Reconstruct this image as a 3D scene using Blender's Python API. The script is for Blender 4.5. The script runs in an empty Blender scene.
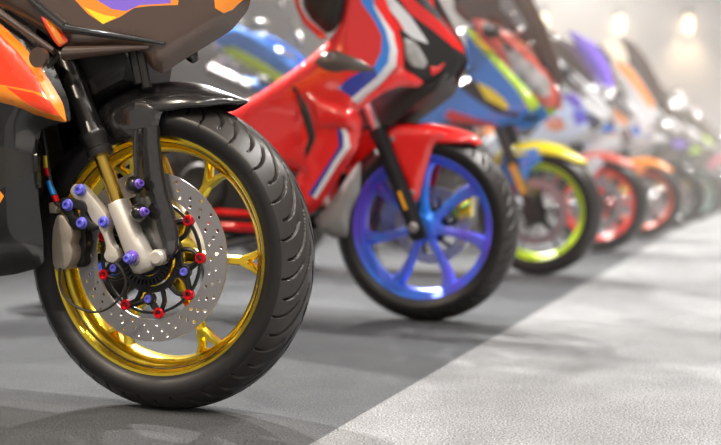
import bpy, bmesh, math, random
from mathutils import Vector, Matrix, noise
random.seed(7)
scene = bpy.context.scene
COL = scene.collection
PI = math.pi
R = math.radians

# ---------------------------------------------------------------- camera
F, CX, CY = 1000.0, 360.5, 222.5
PITCH = R(2.32)
CAMH = 0.44
cam_d = bpy.data.cameras.new('camera')
cam = bpy.data.objects.new('camera', cam_d)
COL.objects.link(cam)
cam.location = (0, 0, CAMH)
cam.rotation_euler = (PI / 2 - PITCH, 0, 0)
cam_d.sensor_width = 36.0
cam_d.lens = 36.0 * F / 721.0
cam_d.clip_end = 200
cam_d.dof.use_dof = True
cam_d.dof.focus_distance = 1.86
cam_d.dof.aperture_fstop = 2.0
scene.camera = cam

# ---------------------------------------------------------------- world, exposure
world = bpy.data.worlds.new('world')
scene.world = world
world.use_nodes = True
bg = world.node_tree.nodes['Background']
bg.inputs[0].default_value = (1.0, 0.94, 0.9, 1)
bg.inputs[1].default_value = 0.30
scene.view_settings.view_transform = 'Standard'
scene.view_settings.look = 'None'
scene.view_settings.gamma = 1
scene.view_settings.exposure = 0.47
scene.cycles.max_bounces = 6
scene.cycles.sample_clamp_indirect = 6
scene.cycles.sample_clamp_direct = 250
scene.cycles.use_denoising = True

# row direction of the bikes on the ground
ROW = Vector((0.398, 0.917, 0)).normalized()
SIDE = Vector((0.917, -0.398, 0)).normalized()          # towards the aisle
def row_pt(along, side, z=0.0):
    p = Vector((-0.375, 1.94, 0)) + ROW * along + SIDE * side
    return Vector((p.x, p.y, z))

HAZE = 0.014
LAMP_POWER = 45.0
LAMPS = []                                   # position, power, colour, spot aim (or None)
for k in range(8):
    p = row_pt(-0.2 + k * 1.75, -0.9, 0) + Vector((-0.5, 2.3, 0))
    LAMPS.append((Vector((p.x, p.y, 3.4 + 0.13 * k)), 1150.0 + 70 * k, (1.0, 0.96, 0.91), row_pt(-0.2 + k * 1.75, 0.25, 0.0)))
for k in range(16):
    LAMPS.append((row_pt(-2.8 + k * 1.35, 2.2, 4.2), LAMP_POWER * (0.72 + 0.07 * k), (1.0, 0.96, 0.92), None))
for q in ((-0.9, -1.6, 3.3), (-2.3, -0.4, 3.3), (-3.4, 1.2, 3.3)):  # added warm fill lamps, brighten the nearest bike from the front left
    LAMPS.append((Vector(q), 85.0, (1.0, 0.86, 0.70), None))

# ---------------------------------------------------------------- materials
def mat(name, col, rough=0.5, metal=0.0, coat=0.0, spec=0.5, var=0.0, vscale=30, bump=0.0, bscale=300,
        col2=None, emit=0.0, trans=0.0, aniso=False):
    m = bpy.data.materials.new(name)
    m.use_nodes = True
    nt = m.node_tree
    b = nt.nodes['Principled BSDF']
    b.inputs['Base Color'].default_value = (*col, 1)
    b.inputs['Roughness'].default_value = rough
    b.inputs['Metallic'].default_value = metal
    b.inputs['Coat Weight'].default_value = coat
    b.inputs['Coat Roughness'].default_value = 0.03
    b.inputs['Coat IOR'].default_value = 1.62
    b.inputs['Specular IOR Level'].default_value = spec
    b.inputs['Transmission Weight'].default_value = trans
    if emit:
        b.inputs['Emission Color'].default_value = (*col, 1)
        b.inputs['Emission Strength'].default_value = emit
    if var or col2 or bump:
        tc = nt.nodes.new('ShaderNodeTexCoord')
    if var or col2:
        n = nt.nodes.new('ShaderNodeTexNoise')
        n.inputs['Scale'].default_value = vscale
        n.inputs['Detail'].default_value = 4
        nt.links.new(tc.outputs['Object'], n.inputs['Vector'])
        r = nt.nodes.new('ShaderNodeValToRGB')
        r.color_ramp.elements[0].position = 0.38
        r.color_ramp.elements[1].position = 0.62
        c1 = tuple(max(0, c * (1 - var)) for c in col)
        c2 = col2 if col2 else tuple(min(1, c * (1 + var)) for c in col)
        r.color_ramp.elements[0].color = (*c1, 1)
        r.color_ramp.elements[1].color = (*c2, 1)
        nt.links.new(n.outputs['Fac'], r.inputs['Fac'])
        nt.links.new(r.outputs['Color'], b.inputs['Base Color'])
    if bump:
        n2 = nt.nodes.new('ShaderNodeTexNoise')
        n2.inputs['Scale'].default_value = bscale
        n2.inputs['Detail'].default_value = 3
        nt.links.new(tc.outputs['Object'], n2.inputs['Vector'])
        bp = nt.nodes.new('ShaderNodeBump')
        bp.inputs['Strength'].default_value = bump
        bp.inputs['Distance'].default_value = 0.002
        nt.links.new(n2.outputs['Fac'], bp.inputs['Height'])
        nt.links.new(bp.outputs['Normal'], b.inputs['Normal'])
    return m

def carpet(name, c1, c2):
    m = bpy.data.materials.new(name)
    m.use_nodes = True
    nt = m.node_tree
    b = nt.nodes['Principled BSDF']
    b.inputs['Roughness'].default_value = 0.95
    b.inputs['Specular IOR Level'].default_value = 0.15
    b.inputs['Sheen Weight'].default_value = 0.15
    tc = nt.nodes.new('ShaderNodeTexCoord')
    n = nt.nodes.new('ShaderNodeTexNoise')
    n.inputs['Scale'].default_value = 260
    n.inputs['Detail'].default_value = 4
    n.inputs['Roughness'].default_value = 0.75
    nt.links.new(tc.outputs['Object'], n.inputs['Vector'])
    r = nt.nodes.new('ShaderNodeValToRGB')
    r.color_ramp.elements[0].position = 0.44
    r.color_ramp.elements[1].position = 0.57
    r.color_ramp.elements[0].color = (*c1, 1)
    r.color_ramp.elements[1].color = (*c2, 1)
    nt.links.new(n.outputs['Fac'], r.inputs['Fac'])
    n3 = nt.nodes.new('ShaderNodeTexNoise')
    n3.inputs['Scale'].default_value = 9
    n3.inputs['Detail'].default_value = 5
    nt.links.new(tc.outputs['Object'], n3.inputs['Vector'])
    mp = nt.nodes.new('ShaderNodeMapRange')
    mp.inputs['From Min'].default_value = 0.3
    mp.inputs['From Max'].default_value = 0.7
    mp.inputs['To Min'].default_value = 0.86
    mp.inputs['To Max'].default_value = 1.12
    nt.links.new(n3.outputs['Fac'], mp.inputs['Value'])
    mx = nt.nodes.new('ShaderNodeVectorMath')
    mx.operation = 'SCALE'
    nt.links.new(r.outputs['Color'], mx.inputs[0])
    nt.links.new(mp.outputs['Result'], mx.inputs['Scale'])
    nt.links.new(mx.outputs['Vector'], b.inputs['Base Color'])
    bp = nt.nodes.new('ShaderNodeBump')
    bp.inputs['Strength'].default_value = 0.5
    bp.inputs['Distance'].default_value = 0.003
    nt.links.new(n.outputs['Fac'], bp.inputs['Height'])
    nt.links.new(bp.outputs['Normal'], b.inputs['Normal'])
    return m

M = {}
def car(name, col, **k):
    M[name] = mat(name, col, rough=k.pop('rough', 0.3), coat=1.0, **k)
car('gloss_black', (0.005, 0.005, 0.005), rough=0.25)
car('gloss_brown_glare_black', (0.075, 0.042, 0.028), rough=0.35)  # brown: warm glare painted into the nearest black cowl, own colour elsewhere
M['carbon'] = mat('carbon', (0.018, 0.017, 0.017), rough=0.22, coat=1.0, var=0.5, vscale=260)
car('gloss_red', (0.80, 0.012, 0.010))
car('gloss_orange', (1.0, 0.30, 0.015))
car('gloss_redorange', (0.95, 0.055, 0.008))
car('gloss_blue', (0.03, 0.24, 0.80))
car('gloss_deepblue', (0.02, 0.04, 0.33))
car('gloss_white', (0.80, 0.80, 0.82))
car('gloss_grey', (0.22, 0.21, 0.21))
car('gloss_lime', (0.55, 0.85, 0.01))
car('gloss_yellow', (0.95, 0.78, 0.01))
car('gloss_purple', (0.25, 0.14, 0.75))
car('gloss_salmon', (0.72, 0.13, 0.09))
car('gloss_pink', (0.85, 0.22, 0.30))
car('gloss_mint', (0.28, 0.50, 0.42))
M['rubber'] = mat('rubber', (0.011, 0.0105, 0.011), rough=0.38, spec=0.5, bump=0.1, bscale=500)
M['rubber_tread'] = mat('rubber_tread', (0.030, 0.026, 0.024), rough=0.33, spec=0.6, bump=0.12, bscale=500)
M['black_plastic'] = mat('black_plastic', (0.018, 0.017, 0.016), rough=0.45)
M['dark_metal'] = mat('dark_metal', (0.05, 0.048, 0.046), rough=0.3, metal=0.8)
M['black_metal'] = mat('black_metal', (0.015, 0.015, 0.016), rough=0.35, metal=0.3)
M['engine'] = mat('engine', (0.045, 0.042, 0.04), rough=0.5, metal=0.4, var=0.5, vscale=18, bump=0.4, bscale=90)
M['gold'] = mat('gold', (1.0, 0.72, 0.07), rough=0.2, metal=1.0, var=0.06, vscale=40)
M['gold_tube'] = mat('gold_tube', (0.80, 0.52, 0.10), rough=0.2, metal=1.0)
M['chrome'] = mat('chrome', (0.85, 0.84, 0.82), rough=0.12, metal=1.0)
M['steel'] = mat('steel', (0.40, 0.385, 0.39), rough=0.4, metal=0.85, bump=0.05, bscale=400)
M['cast'] = mat('cast', (0.58, 0.54, 0.48), rough=0.45, metal=0.5, bump=0.15, bscale=260)
M['bronze_cast'] = mat('bronze_cast', (0.38, 0.33, 0.28), rough=0.45, metal=0.6, bump=0.12, bscale=260)
M['purple_ano'] = mat('purple_ano', (0.22, 0.13, 0.62), rough=0.3, metal=0.6)
M['blue_ano'] = mat('blue_ano', (0.20, 0.20, 0.85), rough=0.3, metal=0.5)
M['red_ano'] = mat('red_ano', (0.75, 0.01, 0.02), rough=0.22, metal=0.6)
M['fit_yellow'] = mat('fit_yellow', (0.85, 0.6, 0.03), rough=0.3, metal=0.5)
M['fit_blue'] = mat('fit_blue', (0.02, 0.22, 0.6), rough=0.3, metal=0.5)
M['rim_blue'] = mat('rim_blue', (0.04, 0.30, 1.0), rough=0.25, metal=0.35, col2=(0.22, 0.12, 0.85), vscale=4)
M['rim_lime'] = mat('rim_lime', (0.68, 0.95, 0.015), rough=0.35)
M['rim_red'] = mat('rim_red', (0.95, 0.035, 0.012), rough=0.3)
M['rim_orange'] = mat('rim_orange', (0.85, 0.09, 0.01), rough=0.35)
M['rim_black'] = mat('rim_black', (0.02, 0.02, 0.022), rough=0.35)
M['rim_silver'] = mat('rim_silver', (0.65, 0.65, 0.66), rough=0.25, metal=0.6)
M['rim_mint'] = mat('rim_mint', (0.30, 0.52, 0.44), rough=0.4)
M['lens'] = mat('lens', (0.42, 0.41, 0.40), rough=0.12, coat=1.0, var=0.35, vscale=14)
M['smoke'] = mat('smoke', (0.10, 0.085, 0.075), rough=0.15, coat=1.0)
M['amber'] = mat('amber', (0.95, 0.42, 0.02), rough=0.25, coat=1.0)
M['seat_vinyl'] = mat('seat_vinyl', (0.02, 0.018, 0.018), rough=0.6)
M['exhaust'] = mat('exhaust', (0.35, 0.33, 0.32), rough=0.3, metal=0.9)
M['carpet_dark'] = carpet('carpet_dark', (0.002, 0.0025, 0.0035), (0.066, 0.072, 0.079))
M['carpet_light'] = carpet('carpet_light', (0.028, 0.029, 0.030), (0.262, 0.267, 0.273))
M['wall'] = mat('wall', (0.86, 0.845, 0.88), rough=0.85, var=0.03, vscale=0.6)
M['ceiling'] = mat('ceiling', (0.62, 0.54, 0.47), rough=0.9)
M['lamp_glow'] = mat('lamp_glow', (1.0, 0.78, 0.48), emit=2.2)
M['lamp_body'] = mat('lamp_body', (0.5, 0.48, 0.45), rough=0.5)

# clear visor material
def glassy(name, col, alpha):
    m = bpy.data.materials.new(name)
    m.use_nodes = True
    nt = m.node_tree
    b = nt.nodes['Principled BSDF']
    b.inputs['Base Color'].default_value = (*col, 1)
    b.inputs['Roughness'].default_value = 0.08
    b.inputs['Alpha'].default_value = alpha
    b.inputs['Coat Weight'].default_value = 1
    return m
M['screen_dark'] = glassy('screen_dark', (0.05, 0.035, 0.02), 0.85)
M['screen_purple'] = glassy('screen_purple', (0.30, 0.16, 0.85), 0.85)
M['screen_clear'] = glassy('screen_clear', (0.6, 0.62, 0.65), 0.4)

# ---------------------------------------------------------------- mesh tools
class MB:
    def __init__(s):
        s.v = []; s.f = []; s.m = []
    def add(s, verts, faces, mi=0):
        o = len(s.v)
        s.v += [tuple(p) for p in verts]
        for f in faces:
            s.f.append(tuple(i + o for i in f)); s.m.append(mi)
    def lathe(s, prof, n=48, c=(0, 0, 0), axis=(0, 1, 0), closed=False, mi=0, a0=0.0, a1=2 * PI):
        """prof: list of (radius, along axis)"""
        ax = Vector(axis).normalized()
        q = Vector((0, 1, 0)).rotation_difference(ax).to_matrix()
        c = Vector(c)
        full = abs(a1 - a0 - 2 * PI) < 1e-6
        k = len(prof)
        vs = []
        nn = n if full else n + 1
        for i in range(nn):
            a = a0 + (a1 - a0) * i / n
            ca, sa = math.cos(a), math.sin(a)
            for r, y in prof:
                vs.append(c + q @ Vector((r * ca, y, r * sa)))
        fs = []
        for i in range(n):
            j = (i + 1) % nn
            for p in range(k if closed else k - 1):
                p2 = (p + 1) % k
                fs.append((i * k + p, i * k + p2, j * k + p2, j * k + p))
        s.add(vs, fs, mi)
    def cyl(s, c, axis, r, l, n=20, mi=0, bev=0.15, r2=None):
        """solid cylinder from c along axis"""
        r2 = r if r2 is None else r2
        b = min(r, r2, l * 0.5) * bev
        s.lathe([(0.0, 0), (r - b, 0), (r, b), (r2, l - b), (r2 - b, l), (0.0, l)], n, c, axis, mi=mi)
    def tube(s, pts, r, n=10, mi=0, cap=True):
        pts = [Vector(p) for p in pts]
        rs = r if isinstance(r, (list, tuple)) else [r] * len(pts)
        up = None
        vs = []
        for i, p in enumerate(pts):
            t = (pts[min(i + 1, len(pts) - 1)] - pts[max(i - 1, 0)]).normalized()
            if up is None:
                up = t.orthogonal().normalized()
            up = (up - t * up.dot(t)).normalized()
            w = t.cross(up)
            for k in range(n):
                a = 2 * PI * k / n
                vs.append(p + (up * math.cos(a) + w * math.sin(a)) * rs[i])
        fs = []
        for i in range(len(pts) - 1):
            for k in range(n):
                k2 = (k + 1) % n
                fs.append((i * n + k, i * n + k2, (i + 1) * n + k2, (i + 1) * n + k))
        if cap:
            fs.append(tuple(range(n - 1, -1, -1)))
            fs.append(tuple((len(pts) - 1) * n + k for k in range(n)))
        s.add(vs, fs, mi)
    def loft(s, secs, mi=0, cap=True):
        n = len(secs[0])
        vs = [p for sec in secs for p in sec]
        fs = []
        for i in range(len(secs) - 1):
            for k in range(n):
                k2 = (k + 1) % n
                fs.append((i * n + k, i * n + k2, (i + 1) * n + k2, (i + 1) * n + k))
        if cap:
            fs.append(tuple(range(n - 1, -1, -1)))
            fs.append(tuple((len(secs) - 1) * n + k for k in range(n)))
        s.add(vs, fs, mi)
    def box(s, c, h, rot=None, mi=0):
        c = Vector(c)
        q = rot.to_matrix() if rot else Matrix.Identity(3)
        vs = [c + q @ Vector((h[0] * x, h[1] * y, h[2] * z)) for x in (-1, 1) for y in (-1, 1) for z in (-1, 1)]
        s.add(vs, [(0, 1, 3, 2), (4, 6, 7, 5), (0, 4, 5, 1), (2, 3, 7, 6), (0, 2, 6, 4), (1, 5, 7, 3)], mi)
    def ellipsoid(s, c, r, n=20, m=12, mi=0, rot=None):
        c = Vector(c)
        q = rot.to_matrix() if rot else Matrix.Identity(3)
        vs = []
        for i in range(m + 1):
            t = PI * i / m
            for k in range(n):
                a = 2 * PI * k / n
                vs.append(c + q @ Vector((r[0] * math.sin(t) * math.cos(a), r[1] * math.sin(t) * math.sin(a), r[2] * math.cos(t))))
        fs = []
        for i in range(m):
            for k in range(n):
                k2 = (k + 1) % n
                fs.append((i * n + k, i * n + k2, (i + 1) * n + k2, (i + 1) * n + k))
        s.add(vs, fs, mi)
    def build(s, name, mats, parent=None, smooth=True, ang=35, label=None, bevel=0.0, mirror=False):
        me = bpy.data.meshes.new(name)
        vs = [(x, -y, z) for x, y, z in s.v] if mirror else s.v
        me.from_pydata(vs, [], s.f)
        if not isinstance(mats, (list, tuple)):
            mats = [mats]
        for m in mats:
            me.materials.append(M[m])
        bm = bmesh.new(); bm.from_mesh(me)
        for f, mi in zip(bm.faces, s.m):
            f.material_index = mi
        bmesh.ops.remove_doubles(bm, verts=bm.verts, dist=1e-5)
        bmesh.ops.dissolve_degenerate(bm, edges=bm.edges, dist=1e-6)
        bmesh.ops.recalc_face_normals(bm, faces=bm.faces)
        if bevel:
            es = [e for e in bm.edges if len(e.link_faces) == 2 and e.calc_face_angle(0) > 0.5]
            bmesh.ops.bevel(bm, geom=es, offset=bevel, segments=2, affect='EDGES', clamp_overlap=True)
        bm.to_mesh(me); bm.free()
        return finish(name, me, parent, smooth, ang, label)

def finish(name, me, parent, smooth=True, ang=35, label=None):
    if smooth:
        for p in me.polygons:
            p.use_smooth = True
        me.set_sharp_from_angle(angle=R(ang))
    o = bpy.data.objects.new(name, me)
    COL.objects.link(o)
    if parent is not None:
        o.parent = parent
    if label:
        o['label'] = label
    return o

def thing(name, label, cat, loc=(0, 0, 0), rotz=0.0, group=None):
    o = bpy.data.objects.new(name, None)
    COL.objects.link(o)
    o.location = loc
    o.rotation_euler = (0, 0, rotz)
    o.empty_display_size = 0.1
    o['label'] = label; o['category'] = cat
    if group:
        o['group'] = group
    return o

def smooth_line(pts, sub=5, closed=False):
    out = []
    n = len(pts)
    P = [Vector(p) for p in pts]
    rng = n if closed else n - 1
    for i in range(rng):
        if closed:
            a, b, c, d = P[(i - 1) % n], P[i], P[(i + 1) % n], P[(i + 2) % n]
        else:
            a, b, c, d = P[max(i - 1, 0)], P[i], P[i + 1], P[min(i + 2, n - 1)]
        for k in range(sub):
            t = k / sub
            out.append(0.5 * ((2 * b) + (c - a) * t + (2 * a - 5 * b + 4 * c - d) * t * t + (3 * b - a - 3 * c + d) * t ** 3))
    if not closed:
        out.append(P[-1])
    return out

def round_corners(pts, r=0.25):
    out = []
    n = len(pts)
    for i in range(n):
        a, b, c = Vector(pts[i - 1]), Vector(pts[i]), Vector(pts[(i + 1) % n])
        out.append(b.lerp(a, r)); out.append((b * 2 + b.lerp(a, r) + b.lerp(c, r)) / 4); out.append(b.lerp(c, r))
    return [tuple(p) for p in out]

def plate(name, outer, holes, y0, y1, mats, parent, bev=0.0, label=None, smooth=True, extra=None):
    """flat plate with real holes in the xz plane between y0 and y1"""
    cu = bpy.data.curves.new(name, 'CURVE')
    cu.dimensions = '2D'
    cu.fill_mode = 'BOTH'
    for loop in [outer] + list(holes):
        sp = cu.splines.new('POLY')
        sp.points.add(len(loop) - 1)
        for p, q in zip(sp.points, loop):
            p.co = (q[0], q[1], 0, 1)
        sp.use_cyclic_u = True
    h = abs(y1 - y0) / 2
    cu.extrude = max(h - bev, 1e-5)
    cu.bevel_depth = bev
    cu.bevel_resolution = 1
    cu.offset = -bev
    tmp = bpy.data.objects.new(name, cu)
    COL.objects.link(tmp)
    dg = bpy.context.evaluated_depsgraph_get()
    me = bpy.data.meshes.new_from_object(tmp.evaluated_get(dg))
    bpy.data.objects.remove(tmp)
    bpy.data.curves.remove(cu)
    yc = (y0 + y1) / 2
    for v in me.vertices:
        x, y, z = v.co
        v.co = (x, yc - z, y)
    me.materials.clear()
    me.materials.append(M[mats])
    bm = bmesh.new(); bm.from_mesh(me)
    bmesh.ops.remove_doubles(bm, verts=bm.verts, dist=1e-5)
    bmesh.ops.recalc_face_normals(bm, faces=bm.faces)
    bm.to_mesh(me); bm.free()
    me.name = name
    return finish(name, me, parent, smooth, 30, label)

def inside(x, z, poly):
    c = False
    n = len(poly)
    for i in range(n):
        x1, z1 = poly[i][0], poly[i][1]; x2, z2 = poly[i - 1][0], poly[i - 1][1]
        if (z1 > z) != (z2 > z) and x < (x2 - x1) * (z - z1) / (z2 - z1) + x1:
            c = not c
    return c

def panel(name, outline, base, mats, parent, paint=(), thick=0.006, grid=0.016, puff=0.02, pr=0.03, label=None,
          mirror=False, both=False, rc=0.18):
    """shaped bodywork panel: outline in xz, lateral position base(x,z) (negative = right side), edges rolled inwards"""
    if rc:
        outline = round_corners(outline, rc)
    bm = bmesh.new()
    vs = [bm.verts.new((p[0], 0, p[1])) for p in outline]
    bm.faces.new(vs)
    bmesh.ops.triangulate(bm, faces=bm.faces[:])
    xs = [p[0] for p in outline]; zs = [p[1] for p in outline]
    def cut(co, no):
        bmesh.ops.bisect_plane(bm, geom=bm.verts[:] + bm.edges[:] + bm.faces[:], plane_co=co, plane_no=no, dist=1e-6)
    g = grid
    x = min(xs) + g
    while x < max(xs):
        cut((x, 0, 0), (1, 0, 0)); x += g
    z = min(zs) + g
    while z < max(zs):
        cut((0, 0, z), (0, 0, 1)); z += g
    for poly, mi in paint:
        for i in range(len(poly)):
            a, b = Vector(poly[i - 1]), Vector(poly[i])
            # only cut faces near this segment
            d = b - a
            if d.length < 1e-5: continue
            nrm = Vector((-d.y, 0, d.x)).normalized()
            lo = Vector((min(a.x, b.x) - g, min(a.y, b.y) - g)); hi = Vector((max(a.x, b.x) + g, max(a.y, b.y) + g))
            fs = [f for f in bm.faces if lo.x < f.calc_center_median().x < hi.x and lo.y < f.calc_center_median().z < hi.y]
            geom = set(fs)
            for f in fs:
                geom.update(f.edges); geom.update(f.verts)
            if geom:
                bmesh.ops.bisect_plane(bm, geom=list(geom), plane_co=(a.x, 0, a.y), plane_no=nrm, dist=1e-6)
    for f in bm.faces:
        c = f.calc_center_median()
        for poly, mi in paint:
            if inside(c.x, c.z, poly):
                f.material_index = mi
    n = len(outline)
    segs = [(outline[i - 1], outline[i]) for i in range(n)]
    for v in bm.verts:
        px, pz = v.co.x, v.co.z
        best = 1e9
        for (ax, az), (bx, bz) in segs:
            dx, dz = bx - ax, bz - az
            L = dx * dx + dz * dz
            t = 0 if L < 1e-12 else max(0, min(1, ((px - ax) * dx + (pz - az) * dz) / L))
            q = (ax + t * dx - px) ** 2 + (az + t * dz - pz) ** 2
            if q < best: best = q
        d = math.sqrt(best)
        e = max(0.0, 1 - d / pr)
        v.co.y = base(px, pz) + puff * e * e
    bmesh.ops.recalc_face_normals(bm, faces=bm.faces)
    bm.normal_update()
    s = sum(f.normal.y * f.calc_area() for f in bm.faces)
    if s > 0:
        bmesh.ops.reverse_faces(bm, faces=bm.faces[:])
    objs = []
    for mir in ([False, True] if both else [mirror]):
        me = bpy.data.meshes.new(name)
        b2 = bm.copy()
        if mir:
            for v in b2.verts: v.co.y = -v.co.y
            bmesh.ops.reverse_faces(b2, faces=b2.faces[:])
        # thickness: inner copy joined at the border
        b2.normal_update()
        vin = {}
        olds = b2.verts[:]
        faces = b2.faces[:]
        border = [e for e in b2.edges if e.is_boundary]
        for v in olds:
            nv = b2.verts.new(v.co - v.normal * thick)
            vin[v] = nv
        for f in faces:
            nf = b2.faces.new([vin[v] for v in reversed(f.verts)])
            nf.material_index = f.material_index
        for e in border:
            a, b = e.verts
            try:
                nf = b2.faces.new([a, b, vin[b], vin[a]])
                nf.material_index = e.link_faces[0].material_index
            except ValueError:
                pass
        bmesh.ops.recalc_face_normals(b2, faces=b2.faces)
        b2.to_mesh(me); b2.free()
        for m in mats:
            me.materials.append(M[m])
        objs.append(finish(name, me, parent, True, 50, label))
    bm.free()
    return objs[0]

def circle(cx, cz, r, n=16, a0=0):
    return [(cx + r * math.cos(a0 + 2 * PI * i / n), cz + r * math.sin(a0 + 2 * PI * i / n)) for i in range(n)]

# tracing of an outline onto a tilted lateral plane of one bike (y = c + k (x - x0)), giving metres in the bike's frame
class Frame:
    def __init__(s, x, y, yaw):
        s.o = (x, y); s.a = R(yaw)
    def P(s, u, v, c=0.0, k=0.0, x0=0.0):
        a = s.a
        d = ((u - CX) / F, math.cos(PITCH) - (v - CY) / F * math.sin(PITCH), -math.sin(PITCH) - (v - CY) / F * math.cos(PITCH))
        f = (math.cos(a), -math.sin(a)); l = (math.sin(a), math.cos(a))
        df = d[0] * f[0] + d[1] * f[1]; dl = d[0] * l[0] + d[1] * l[1]
        of = s.o[0] * f[0] + s.o[1] * f[1]; ol = s.o[0] * l[0] + s.o[1] * l[1]
        # t*dl - ol = c + k (t*df - of - x0)
        t = (c - k * (of + x0) + ol) / (dl - k * df)
        return (t * df - of, CAMH + d[2] * t)
    def L(s, pts, c=0.0, k=0.0, x0=0.0):
        return [s.P(u, v, c, k, x0) for u, v in pts]
    def P3(s, u, v, c):
        x, z = s.P(u, v, c)
        return (x, c, z)

# ---------------------------------------------------------------- structure: floor, wall, ceiling, wall lights
def structure(o):
    o['kind'] = 'structure'
    return o
c0 = Vector((-0.037, 1.781, 0)); dirc = Vector((1.947 + 0.037, 6.761 - 1.781, 0)).normalized()
A = c0 - dirc * 7; B = c0 + dirc * 21.5
def flat(name, pts, m, z=0, th=0.012):
    b = MB()
    n = len(pts)
    b.add([(p[0], p[1], z) for p in pts] + [(p[0], p[1], z - th) for p in pts],
          [tuple(range(n)), tuple(range(2 * n - 1, n - 1, -1))] + [(i, (i + 1) % n, n + (i + 1) % n, n + i) for i in range(n)])
    return structure(b.build(name, m, None, smooth=False))
WY = 20.0
def lineat(y):
    t = (y - c0.y) / dirc.y
    return (c0.x + dirc.x * t, y)
pa, pb = lineat(-4), lineat(WY)
flat('floor_dark_carpet', [(-9, -4), pa, pb, (-9, WY)], 'carpet_dark')
flat('floor_light_carpet', [pa, (16, -4), (16, WY), pb], 'carpet_light')
w = MB(); w.box((3.5, WY + 0.1, 2.75), (12.5, 0.1, 2.75)); structure(w.build('wall_back', 'wall', None, smooth=False))
w = MB(); w.box((-9.1, 8, 2.75), (0.1, 12, 2.75)); structure(w.build('wall_left', 'wall', None, smooth=False))
w = MB(); w.box((3.5, 8, 5.6), (12.5, 12.2, 0.1)); structure(w.build('ceiling', 'ceiling', None, smooth=False))

ordinals = ['nearest', 'second', 'third', 'fourth', 'fifth', 'sixth', 'seventh', 'eighth', 'ninth', 'tenth', 'eleventh', 'twelfth',
            'thirteenth', 'fourteenth', 'fifteenth', 'sixteenth']
for i, (p, pw, colr, aim) in enumerate(LAMPS):
    back = i < 8
    side, n_ = ('behind the bikes', i) if back else ('over the aisle', i - 8) if i < 24 else ('added as warm fill in front of the first bike', i - 24)
    t = thing('ceiling_lamp', 'round hanging hall lamp %s, %s from the camera end' % (side, ordinals[n_]), 'lamp', p, 0, 'hanging hall lamps')
    b = MB(); b.lathe([(0.0, 0.34), (0.06, 0.34), (0.10, 0.26), (0.20, 0.08), (0.205, 0.06), (0.19, 0.06), (0.09, 0.22), (0.0, 0.24)], 24, axis=(0, 0, 1))
    b.build('lamp_shade', 'lamp_body', t)
    b = MB(); b.cyl((0, 0, 0.34), (0, 0, 1), 0.012, 5.5 - p.z - 0.34, 8); b.build('rod', 'black_metal', t)
    if aim is not None:
        ld = bpy.data.lights.new('lamp_light', 'SPOT'); ld.spot_size = R(80); ld.spot_blend = 0.7; ld.shadow_soft_size = 0.09
    else:
        ld = bpy.data.lights.new('lamp_light', 'AREA'); ld.shape = 'DISK'; ld.size = 0.13; ld.spread = R(120)
    ld.energy = pw; ld.color = colr
    lo = bpy.data.objects.new('lamp_light', ld); COL.objects.link(lo); lo.parent = t; lo.location = (0, 0, 0.0)
    if aim is not None:
        lo.rotation_euler = (aim - p).to_track_quat('-Z', 'Y').to_euler()

def wall_light(u, v, word):
    d = ((u - CX) / F, math.cos(PITCH) - (v - CY) / F * math.sin(PITCH), -math.sin(PITCH) - (v - CY) / F * math.cos(PITCH))
    t = (WY - 0.16) / d[1]
    X, Z = d[0] * t, CAMH + d[2] * t
    th = thing('wall_light', 'warm glowing wall light %s' % word, 'lamp', (X, WY - 0.16, Z), 0, 'wall lights')
    b = MB(); b.lathe([(0.0, 0.16), (0.09, 0.16), (0.11, 0.12), (0.13, -0.02), (0.12, -0.02), (0.0, 0.06)], 24, axis=(0, 0, 1))
    b.box((0, 0.12, 0.1), (0.03, 0.05, 0.03))
    b.build('lamp_housing', 'lamp_body', th)
    b = MB(); b.ellipsoid((0, 0, -0.10), (0.07, 0.07, 0.26), 16, 10); b.build('bulb', 'lamp_glow', th)
    ld = bpy.data.lights.new('wall_spot', 'SPOT'); ld.energy = 40; ld.color = (1.0, 0.72, 0.38)
    ld.spot_size = R(85); ld.spot_blend = 1.0; ld.shadow_soft_size = 0.08
    lo = bpy.data.objects.new('wall_spot', ld); COL.objects.link(lo); lo.parent = th; lo.location = (0, -0.22, -0.05)
    lo.rotation_euler = (R(12), 0, 0)
wall_light(543, 14, 'leftmost, above the row of bikes')
wall_light(620, 16, 'middle one, above the far windscreens')
wall_light(689, 16, 'rightmost, at the far end of the row')

# thin haze hanging in the hall
hm = bpy.data.materials.new('haze'); hm.use_nodes = True
nt = hm.node_tree; nt.nodes.remove(nt.nodes['Principled BSDF'])
vs_ = nt.nodes.new('ShaderNodeVolumeScatter'); vs_.inputs['Density'].default_value = HAZE; vs_.inputs['Anisotropy'].default_value = 0.3
vs_.inputs['Color'].default_value = (1.0, 0.95, 0.9, 1)
nt.links.new(vs_.outputs[0], nt.nodes['Material Output'].inputs['Volume'])
M['haze'] = hm
b = MB(); b.box((3.5, 11.7, 2.7), (12.4, 8.2, 2.68))  # volume box holding the haze, no solid part
hz = structure(b.build('haze_volume_1', 'haze', None, smooth=False)); hz['label'] = 'thin haze in the hall air'

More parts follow.
